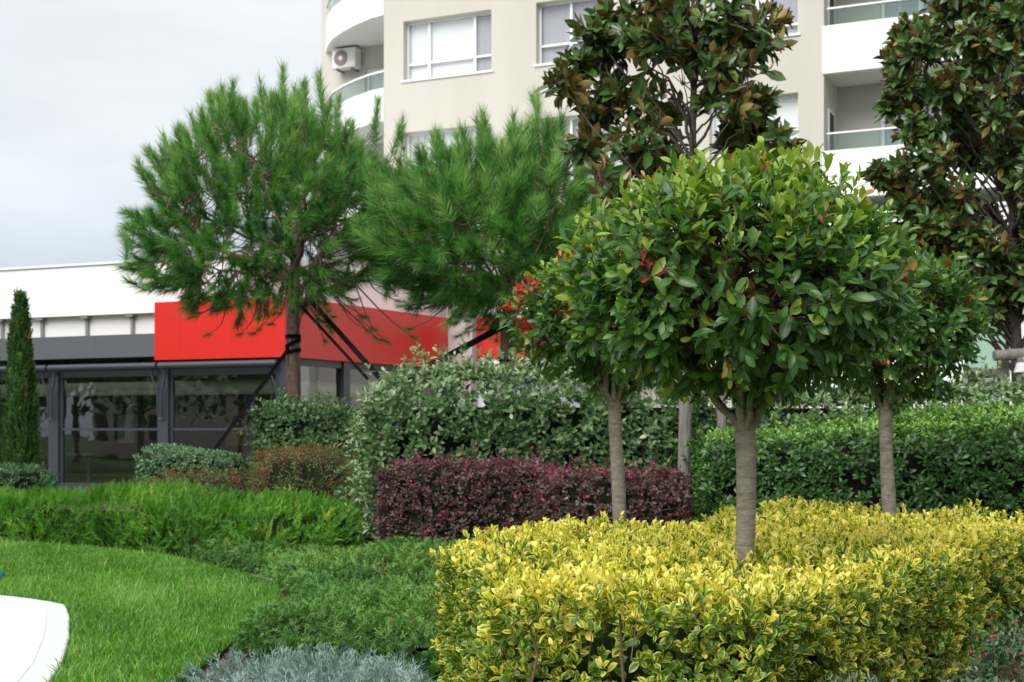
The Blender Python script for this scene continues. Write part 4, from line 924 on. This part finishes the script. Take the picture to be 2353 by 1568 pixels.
hy = hedge('euonymus', 'euonymus_hedge', 'low clipped yellow and green variegated hedge in the foreground', 'hedge', YEL, .69, .09, 600, 7, .065, (0.28, 1.1), (.031, .056), up=1.0, bump=.05, bf=5.0, seed=51, tintf=yel_t, core='core_green', inset=.19, jitter=.45, sprig=.06, side=1.3, depth=.15, thin=5.0)
def stem(th, pts, r0=.007, r1=.004, mat='twig'):
    b = MB(); b.tube(pts, list(np.linspace(r0, r1, len(pts))), 7); b.build('stem', M[mat], th, smooth=True)
stem(hy, [(.03, 4.72, 0), (.04, 4.715, .2), (.06, 4.705, .36), (.085, 4.71, .47), (.06, 4.72, .56)])
stem(hy, [(.36, 4.63, 0), (.37, 4.62, .3), (.355, 4.615, .48), (.35, 4.62, .62)])
stem(hy, [(.2, 4.69, 0), (.19, 4.67, .2), (.1, 4.69, .42)], .006, .003)

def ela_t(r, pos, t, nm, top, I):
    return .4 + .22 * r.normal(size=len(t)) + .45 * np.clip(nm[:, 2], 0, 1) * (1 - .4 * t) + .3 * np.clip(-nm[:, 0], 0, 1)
ELA = [(-1.42, 13.1), (-1.26, 12.66), (-.9, 12.75), (2, 13.15), (4.5, 13.6), (5.9, 13.8), (5.9, 15.2), (3, 15.0), (-.8, 14.9), (-1.45, 14.2)]
def ela_h(p):
    x = p[:, 0]; base = np.interp(x, [-1.6, -1.2, -.6, .4, 1.6, 2.6, 4.0, 7.5], [1.62, 1.74, 1.84, 1.86, 1.8, 1.62, 1.68, 1.8]); return base
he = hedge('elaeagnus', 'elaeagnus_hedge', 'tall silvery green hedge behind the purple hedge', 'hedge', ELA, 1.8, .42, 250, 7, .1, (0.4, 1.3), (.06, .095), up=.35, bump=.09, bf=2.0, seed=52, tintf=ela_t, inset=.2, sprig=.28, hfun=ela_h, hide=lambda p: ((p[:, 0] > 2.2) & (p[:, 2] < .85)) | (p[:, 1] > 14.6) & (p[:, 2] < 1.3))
hedge('elaeagnus', 'elaeagnus_hedge', 'small boxy dark green hedge under the left pine tree', 'hedge', [(-3.15, 17.2), (-2.0, 17.0), (-1.9, 18.2), (-3.1, 18.4)], W(0, 922, 17.2)[2], .2, 230, 7, .1, (.4, 1.3), (.06, .095), up=.3, bump=.06, seed=53, tintf=lambda r, p, t, n, tp, I: .22 + .2 * r.normal(size=len(t)) + .3 * np.clip(n[:, 2], 0, 1), inset=.18, sprig=.2)
PIT = [(1.6, 11.75), (2.6, 11.3), (4.0, 10.85), (4.9, 10.7), (4.9, 12.5), (4, 12.6), (1.62, 12.9)]
def pit_t(r, pos, t, nm, top, I):
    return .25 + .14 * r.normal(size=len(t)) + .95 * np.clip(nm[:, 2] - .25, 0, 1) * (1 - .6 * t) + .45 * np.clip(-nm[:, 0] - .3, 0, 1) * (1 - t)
hedge('pittosporum', 'pittosporum_hedge', 'glossy dark green hedge with bright lime new tips at the right', 'hedge', PIT, 1.3, .22, 210, 10, .07, (.45, 1.35), (.055, .085), up=.6, bump=.07, seed=54, tintf=pit_t, inset=.18, sprig=.14,
      hfun=lambda p: np.interp(p[:, 0], [1.5, 2.2, 3.2, 4.5], [1.18, 1.22, 1.3, 1.4]) + np.clip((p[:, 1] - 11.4) * .06, 0, .1))
def lor_t(r, pos, t, nm, top, I):
    g = r.random(I.max() + 1)[I]; x = .38 + .2 * r.normal(size=len(t)) + .12 * np.clip(nm[:, 2], 0, 1); x = np.minimum(x, .78); x[r.random(len(t)) > .95] = .88
    m = (g > (.99 - .22 * np.clip(nm[:, 2], 0, 1))) & (t < .5); x[m] = .96 + .04 * r.random(m.sum()); return x
for nm_, pl, h_, sd in (('purple leaved hedge, the longer left block, with pink flowers on top', [(-1.16, 12.05), (-.4, 11.85), (.32, 11.75), (.42, 12.5), (-1.05, 12.6)], .98, 55), ('purple leaved hedge, the shorter right block behind the slim trunk', [(.2, 11.3), (.8, 11.2), (1.4, 11.25), (1.42, 12.1), (.26, 12.2)], .91, 56)):
    hedge('loropetalum', 'loropetalum_hedge', nm_, 'hedge', pl, h_, .12, 520, 7, .07, (.4, 1.3), (.028, .05), up=.4, bump=.05, bf=4, seed=sd, tintf=lor_t, inset=.12, sprig=.13, group='purple leaved hedge blocks')
def nan_t(r, pos, t, nm, top, I):
    return .32 + .2 * r.normal(size=len(t)) + .25 * noise3(pos, 3.0, 9) + .28 * np.clip(nm[:, 2], 0, 1) * r.random(len(t))
for lb, pl, h_, sd in (('rusty red and green nandina shrub beside the silvery hedge', [(-2.75, 14.9), (-1.6, 14.4), (-1.5, 15.4), (-2.2, 16.2), (-2.8, 16.2)], 1.08, 57), ('low rusty nandina shrub behind the bright green juniper', [(-4.4, 15.9), (-3.6, 15.5), (-2.8, 15.0), (-2.75, 16.0), (-4.3, 16.7)], .8, 58)):
    th = hedge('nandina', 'nandina_shrub', lb, 'shrub', pl, h_, .3, 300, 8, .12, (.4, 1.4), (.025, .045), up=.5, bump=.12, bf=3, seed=sd, tintf=nan_t, inset=.2, sprig=.15, nparts=0, jitter=.5, group='nandina shrubs')
    r = rng(sd); k = 4; P0 = ccw(pl); cen = P0.mean(0); vv = []
    b = MB()
    for _ in range(k):
        q = cen + (P0[r.integers(0, 3)] - cen) * r.uniform(.7, 1.02); z = h_ * r.uniform(.6, 1.0)
        for _ in range(12):
            c = np.array([q[0], q[1], z]) + r.normal(size=3) * .022; b.tube([c + [0, 0, -.008], c + [0, 0, -.004], c + [0, 0, .004], c + [0, 0, .008]], [.002, .005, .005, .002], 5)
    b.build('berries', M['berry'], th, smooth=True, kind='stuff')
hedge('greyshrub', 'grey_green_shrub', 'rounded pale grey green shrub in front of the restaurant glass', 'shrub', [(-4.5, 17.0), (-4.1, 16.75), (-3.3, 16.75), (-3.2, 17.6), (-4.4, 17.7)], 1.04, .22, 420, 6, .06, (.4, 1.2), (.04, .06), up=.6, bump=.08, seed=59, inset=.15, nparts=0, tintf=lambda r, p, t, n, tp, I: .35 + .2 * r.normal(size=len(t)) + .3 * np.clip(n[:, 2], 0, 1))
hedge('greyshrub', 'green_shrub', 'dark green shrub at the foot of the cypress', 'shrub', [(-7.6, 17.8), (-6.9, 17.5), (-6.2, 17.6), (-5.75, 18.0), (-6.0, 18.7), (-7.5, 18.8)], .86, .3, 300, 6, .07, (.4, 1.2), (.04, .065), up=.5, bump=.12, seed=60, inset=.16, nparts=0, tintf=lambda r, p, t, n, tp, I: .12 + .2 * r.normal(size=len(t)) + .25 * np.clip(n[:, 2], 0, 1))
COT = [(1.0, 4.42), (1.36, 4.85), (1.85, 5.6), (2.35, 6.2), (3.4, 6.5), (3.2, 3.9), (1.8, 3.8), (1.35, 4.1)]
hc = hedge('cotoneaster', 'cotoneaster_shrub', 'low dark cotoneaster with red berries in the bottom right corner', 'shrub', COT, .40, .25, 520, 7, .08, (.5, 1.4), (.024, .044), up=.35, bump=.07, bf=3, seed=61, inset=.12, sprig=.1, tintf=lambda r, p, t, n, tp, I: .35 + .25 * r.normal(size=len(t)) + .15 * np.clip(n[:, 2], 0, 1),
    hfun=lambda p: np.interp(p[:, 0], [1.2, 1.6, 2.4], [.4, .5, .58]))
r_ = rng(611)
for _ in range(26):
    q = np.array([r_.uniform(1.45, 2.2), 0]); q[1] = 4.35 + (q[0] - 1.45) * .75 + r_.uniform(0, .5); c = np.array([q[0], q[1], np.interp(q[0], [1.2, 1.6, 2.4], [.4, .5, .58]) + r_.uniform(-.03, .05)])
    b = MB(); b.tube([c + [0, 0, -.0042], c + [0, 0, -.0022], c + [0, 0, .0022], c + [0, 0, .0042]], [.0018, .0042, .0042, .0018], 7); b.build('berry', M['berry'], hc, smooth=True)

def juniper(sp, name, label, poly, h, dens, size, seed, rr, mode, hfun=None, bump=.08, bf=2, flow=(0, 0, 0), core='core_green', tint0=.42, side=1.0, inset=.12, dead=.006, tvar=.25):
    r = rng(seed); c = np.mean(poly, 0); th = thing(name, label, 'shrub', (c[0], c[1], 0))
    p, nm, top = hull(r, poly, h, rr, dens, bump, bf, seed, hfun=hfun, side=side)
    n = len(p); a = r.random(n) * 6.283; tang = norm(np.cross(nm, r.normal(size=(n, 3))))
    if mode == 'plume': d = norm(nm * .5 + tang * .5 + np.array([0, 0, .3]) + np.array(flow) + r.normal(size=(n, 3)) * .3)
    else: d = norm(nm * .28 + tang * .85 + np.array(flow) + r.normal(size=(n, 3)) * .15)
    sc = size[0] + (size[1] - size[0]) * r.random(n)
    up = nm + np.array([0, 0, .4]) + r.normal(size=(n, 3)) * .35
    tint = np.clip(tint0 + .17 * r.normal(size=n) + tvar * noise3(p, 3.5, seed + 5) + .12 * np.clip(nm[:, 2], 0, 1), 0, .96); tint[r.random(n) > 1 - dead] = 1
    foliage(sp, TM[sp], M[sp], th, p - d * sc[:, None] * .55, d, up, sc, tint, r, 0, 'foliage')
    hm = h if hfun is None else float(np.min(hfun(ccw(poly)))); core_mesh(poly, max(.04, hm - inset), inset, 'shade_core', M[core], th); return th
juniper('juniper_bright', 'juniper_hedge', 'long bright green feathery juniper along the back of the lawn', [(-7.2, 16.0), (-5.6, 15.65), (-4.4, 15.0), (-3.3, 13.85), (-2.95, 13.5), (-2.4, 13.6), (-2.35, 14.5), (-3.2, 15.0), (-4.5, 16.0), (-6.0, 16.8), (-7.2, 17.0)], .66, 640, (.13, .26), 71, .22, 'plume', flow=(.45, 0, .15), bump=.12, bf=2.6, tint0=.44, hfun=lambda p: np.interp(p[:, 0], [-9, -6, -4.5, -3, -2.4], [.48, .48, .52, .54, .54]))
juniper('juniper_bright', 'juniper_shrub', 'rounded bright green juniper beside the purple hedge', [(-2.55, 12.95), (-2.1, 12.6), (-1.6, 12.5), (-1.28, 12.75), (-1.3, 13.3), (-1.6, 13.9), (-2.3, 14.0)], .56, 640, (.13, .27), 72, .3, 'plume', flow=(.5, 0, .2), bump=.12, bf=3, tint0=.48)
LOW = [(-2.95, 13.2), (-2.42, 12.4), (-1.92, 11.45), (-1.58, 10.4), (-1.43, 9.6), (-1.47, 8.6), (-1.5, 7.7), (-1.0, 7.5), (-.45, 7.3), (-.45, 6.6), (-.4, 6.9), (-.2, 7.3), (.1, 8.1), (.5, 8.7), (.75, 10.6), (.3, 11.5), (-.6, 11.75), (-1.2, 11.9), (-1.6, 12.45), (-2.3, 12.75), (-2.7, 13.3)]
juniper('juniper_low', 'creeping_juniper', 'low dark green creeping juniper carpet between lawn and yellow hedge', LOW, .27, 1150, (.06, .125), 73, .12, 'flat', flow=(-.12, -.25, .12), bump=.07, bf=3, tint0=.42, inset=.09, hfun=lambda p: np.interp(p[:, 1], [7, 9, 11.5, 13], [.19, .22, .24, .22]) + .1 * np.clip((p[:, 0] + 1.5) / .5, 0, 1) * np.clip((p[:, 1] - 9.5) / 1.5, 0, 1), dead=.012)
juniper('juniper_blue', 'blue_juniper', 'silvery blue creeping juniper left of the yellow hedge', [(-1.4, 6.4), (-1.1, 6.65), (-.75, 6.85), (-.45, 7.0), (-.36, 6.3), (-.3, 5.5), (-.25, 4.9), (-1.1, 4.9), (-1.5, 5.8)], .12, 800, (.14, .25), 74, .12, 'flat', flow=(-.5, .2, .28), bump=.07, bf=4, tint0=.5, inset=.12, tvar=.2)
juniper('juniper_blue', 'blue_juniper', 'silvery blue juniper sprigs at the bottom edge in front of the hedge', [(.78, 4.42), (1.0, 4.72), (1.3, 4.85), (1.25, 4.3), (.95, 4.0), (.7, 4.0)], .32, 420, (.14, .24), 75, .15, 'flat', flow=(.1, .1, .6), bump=.05, bf=4, tint0=.4, inset=.1, tvar=.2)

# ------------------------------------------------------------------ stakes, straps, small things
def log(px, py0, py1, d, r, name, label, lean=0, group='weathered tree stakes'):
    a, b_ = W(px, py0, d), W(px + lean, py1, d); a[2] = max(a[2], 0) if py0 < 1500 else -.02
    b = MB(); k = np.linspace(0, 1, 7); pts = a + (b_ - a) * k[:, None]; b.tube(pts, list(r * (1 + .04 * np.sin(k * 9))), 14); o = b.build(name, M['timber'], None, smooth=False)
    return tag(o, label, 'stake', group)
log(1566, 1560, 720, 12.75, .058, 'wooden_stake', 'grey weathered stake between the purple hedge and the glossy hedge', 14)
log(1658, 1500, 770, 13.0, .045, 'wooden_stake', 'thin grey stake glimpsed between the front photinia limbs', 0)
fr = thing('stake_frame', 'weathered log frame with straps beside the right magnolia', 'tree frame', tuple(np.array([X(2320, 14.8), 14.8, 0])))
for px, d, r0 in ((2304, 14.9, .06), (2352, 14.6, .065), (2235, 15.2, .055)):
    a = W(px, 1000, d); a[2] = -.02; t_ = W(px, 822 if px > 2250 else 845, d); b = MB(); b.tube([a, (a + t_) / 2, t_], r0, 14); b.build('post', M['timber'], fr)
b = MB(); b.tube([W(2284, 818, 14.72), W(2330, 815, 14.72), W(2390, 812, 14.72)], [.055, .06, .06], 14); b.build('crossbar', M['timber'], fr)
b = MB(); b.tube([W(2215, 857, 15.1), W(2310, 859, 15.0)], .05, 14); b.build('crossbar', M['timber'], fr)
cst = W(2352, 845, 14.6); b = MB(); b.tube([cst + [0, 0, -.05], cst + [0, 0, 0], cst + [0, 0, .05]], [.1, .085, .07], 14, cap=False); b.build('strap', M['cloth'], fr)

def strap(a, b_, w, name, label, trunk=None):
    a, b_ = np.array(a), np.array(b_); t = norm((b_ - a)[None])[0]; v = norm(np.cross(t, np.array([0, -1.0, 0]))[None])[0] * w / 2; n = np.array([0, -1, 0]) * .003
    b = MB(); K = 6
    for k in range(K):
        p, q = a + (b_ - a) * k / K, a + (b_ - a) * (k + 1) / K; b.hexa([p - v - n, q - v - n, q - v + n, p - v + n, p + v - n, q + v - n, q + v + n, p + v + n])
    o = b.build(name, M['black'], None); return tag(o, label, 'strap', 'black tree straps')
D1, D2 = 18.95, 17.45
strap(W(706, 682, D1), W(872, 868, D1 - 1.6), .066, 'tree_strap', 'wider black strap running down right from the left pine trunk')
strap(W(676, 686, D1), W(846, 872, D1 - 1.3), .04, 'tree_strap', 'narrower black strap running down right, below the wider one')
strap(W(672, 790, D1), W(492, 1035, D1 - 1.0), .05, 'tree_strap', 'black strap running down left across the restaurant glass')
strap(W(1172, 742, D2 - .1), W(985, 842, D2 - 1.2), .075, 'tree_strap', 'thick black strap slanting down from the second pine trunk')
strap(W(48, 1062, 19.6), W(-5, 1105, 19.0), .05, 'tree_strap', 'short black strap at the foot of the cypress')
def band(px, pys, d, R, name, label, seed):
    th = thing(name, label, 'strap', tuple(W(px, pys[0][0], d)), 'black tree straps')
    for y, tilt in pys:
        c = W(px, y, d); c = c + [.04 * math.sin(c[2] * 1.1 + seed), .04 * math.cos(c[2] * .9), 0]; a = np.linspace(0, 2 * np.pi, 21)[:-1]; ring = [c + np.array([math.cos(q) * R, math.sin(q) * R, tilt * math.cos(q)]) for q in a]
        b = MB(); n = len(ring)
        for k in range(n):
            p, q = ring[k], ring[(k + 1) % n]; b.poly([p + [0, 0, -.026], q + [0, 0, -.026], q + [0, 0, .026], p + [0, 0, .026]])
        o = b.build('loop', M['black'], th); s_ = o.modifiers.new('thick', 'SOLIDIFY'); s_.thickness = .008; s_.offset = 1
band(681, [(774, 0), (790, .05), (808, .02)], 19.0, .098, 'strap_binding', 'black strap wound three times round the left pine trunk', 21)
band(1170, [(826, 0), (846, .05)], 17.5, .1, 'strap_binding', 'black strap wound round the second pine trunk', 22)
c = W(-3, 1338, 11.5); b = MB(); x0 = c[0]
b.tube([(x0, 11.5, 0), (x0, 11.5, .03), (x0, 11.5, .08), (x0, 11.5, .1), (x0, 11.5, .108)], [.055, .055, .046, .03, .006], 18); tag(b.build('lawn_fitting', M['teal'], None, smooth=True), 'small teal plastic fitting on the lawn at the left edge', 'garden fitting')
b = MB(); b.tube([W(578, 1322, 12.0), W(600, 1328, 11.75), W(622, 1334, 11.5), W(640, 1342, 11.3)], .014, 8); o = b.build('garden_hose', M['rubber'], None, smooth=True)
me = o.data; zmin = min(v.co.z for v in me.vertices)
for v in me.vertices: v.co.z = v.co.z - zmin + .003 if False else max(.004, v.co.z)
tag(o, 'brown irrigation pipe at the edge of the creeping juniper', 'hose')
r_ = rng(77)
for k in range(9):      # dry leaves on the soil strip and the creeping juniper
    t_ = r_.random(); q = np.array([np.interp(t_, [0, .4, .7, 1], [-2.2, -1.6, -1.5, -1.45]), np.interp(t_, [0, .4, .7, 1], [12, 10.2, 9.2, 7.9])]) + r_.normal(size=2) * .06
    V, F, A = TM['elaeagnus'][k % 5]; a = r_.random() * 6.28; Rz = np.array([[math.cos(a), -math.sin(a), 0], [math.sin(a), math.cos(a), 0], [0, 0, 1]])
    o = put('dry_leaf', npmesh('dry_leaf', (V * .06) @ Rz.T, F), M['dead']); o.location = (q[0], q[1], .02)
    tag(o, 'dry brown fallen leaf on the soil strip beside the lawn', 'leaf', 'fallen dry leaves')

# ------------------------------------------------------------------ what stands behind the camera and shows only in the glass
def far_tree(label, x, y, h, w, seed):
    r = rng(seed); th = thing('street_tree', label, 'tree', (x, y, 0), 'trees left of the picture')
    V, F = tubes(np.array([[[x, y, 0], [x + .1, y, h * .4], [x, y, h * .8]]]), np.array([[.16, .12, .04]]), 8); put('trunk', npmesh('trunk', V, F), M['bark_pine'], th)
    n = 1800; v = norm(r.normal(size=(n, 3))) * (r.random((n, 1)) ** .4); v *= 1 + .25 * noise3(v, 3, seed)[:, None]
    p = np.array([x, y, h * .62]) + v * np.array([w, w, h * .4])
    foliage('elaeagnus', TM['elaeagnus'], M['pittosporum'], th, p, norm(r.normal(size=(n, 3))), norm(v + np.array([0, 0, .5])), .26 + .2 * r.random(n), .6 * r.random(n), r, 0, 'crown', False)
for k, (x, y, h, w) in enumerate(((-27, 19, 8, 3.4), (-24, 14, 7, 2.8), (-33, 11, 8, 3.4), (-31, 22, 7.5, 3.2), (-38, 16, 9, 3.6))):
    far_tree(('round leafy tree left of the picture, %s' % ('second from the houses', 'between the two houses', 'farthest to the left', 'nearest the road', 'tallest of its row')[k]), x, y, h, w, 300 + k)
def house(label, x, y, w, h, mat):
    th = thing('house', label, 'building', (x, y, 0), 'houses left of the picture'); b = MB(); b.prism([(x - w, y - 4), (x + w, y - 4), (x + w, y + 4), (x - w, y + 4)], 0, h); b.build('wall', M[mat], th)
    b = MB(); b.v = [(x - w - .4, y - 4.4, h), (x + w + .4, y - 4.4, h), (x + w + .4, y + 4.4, h), (x - w - .4, y + 4.4, h), (x - w, y, h + 2), (x + w, y, h + 2)]; b.f = [(0, 1, 5, 4), (2, 3, 4, 5), (1, 2, 5), (3, 0, 4), (3, 2, 1, 0)]; b.build('roof', M['stone'], th)
    for i in range(4):
        for j in range(int(h // 2.8)):
            q = MB(); xx = x - w + (i + .5) * w / 2; q.prism([(xx - .5, y + 4.003), (xx + .5, y + 4.003), (xx + .5, y + 4.05), (xx - .5, y + 4.05)], 1 + 2.8 * j, 2.3 + 2.8 * j); q.build('window', M['darkroom'], th)
house('stone house far to the left seen only as a reflection', -52, 2, 4, 6, 'stone')
house('pale house far to the left seen only as a reflection', -56, 16, 6, 8.6, 'beige')
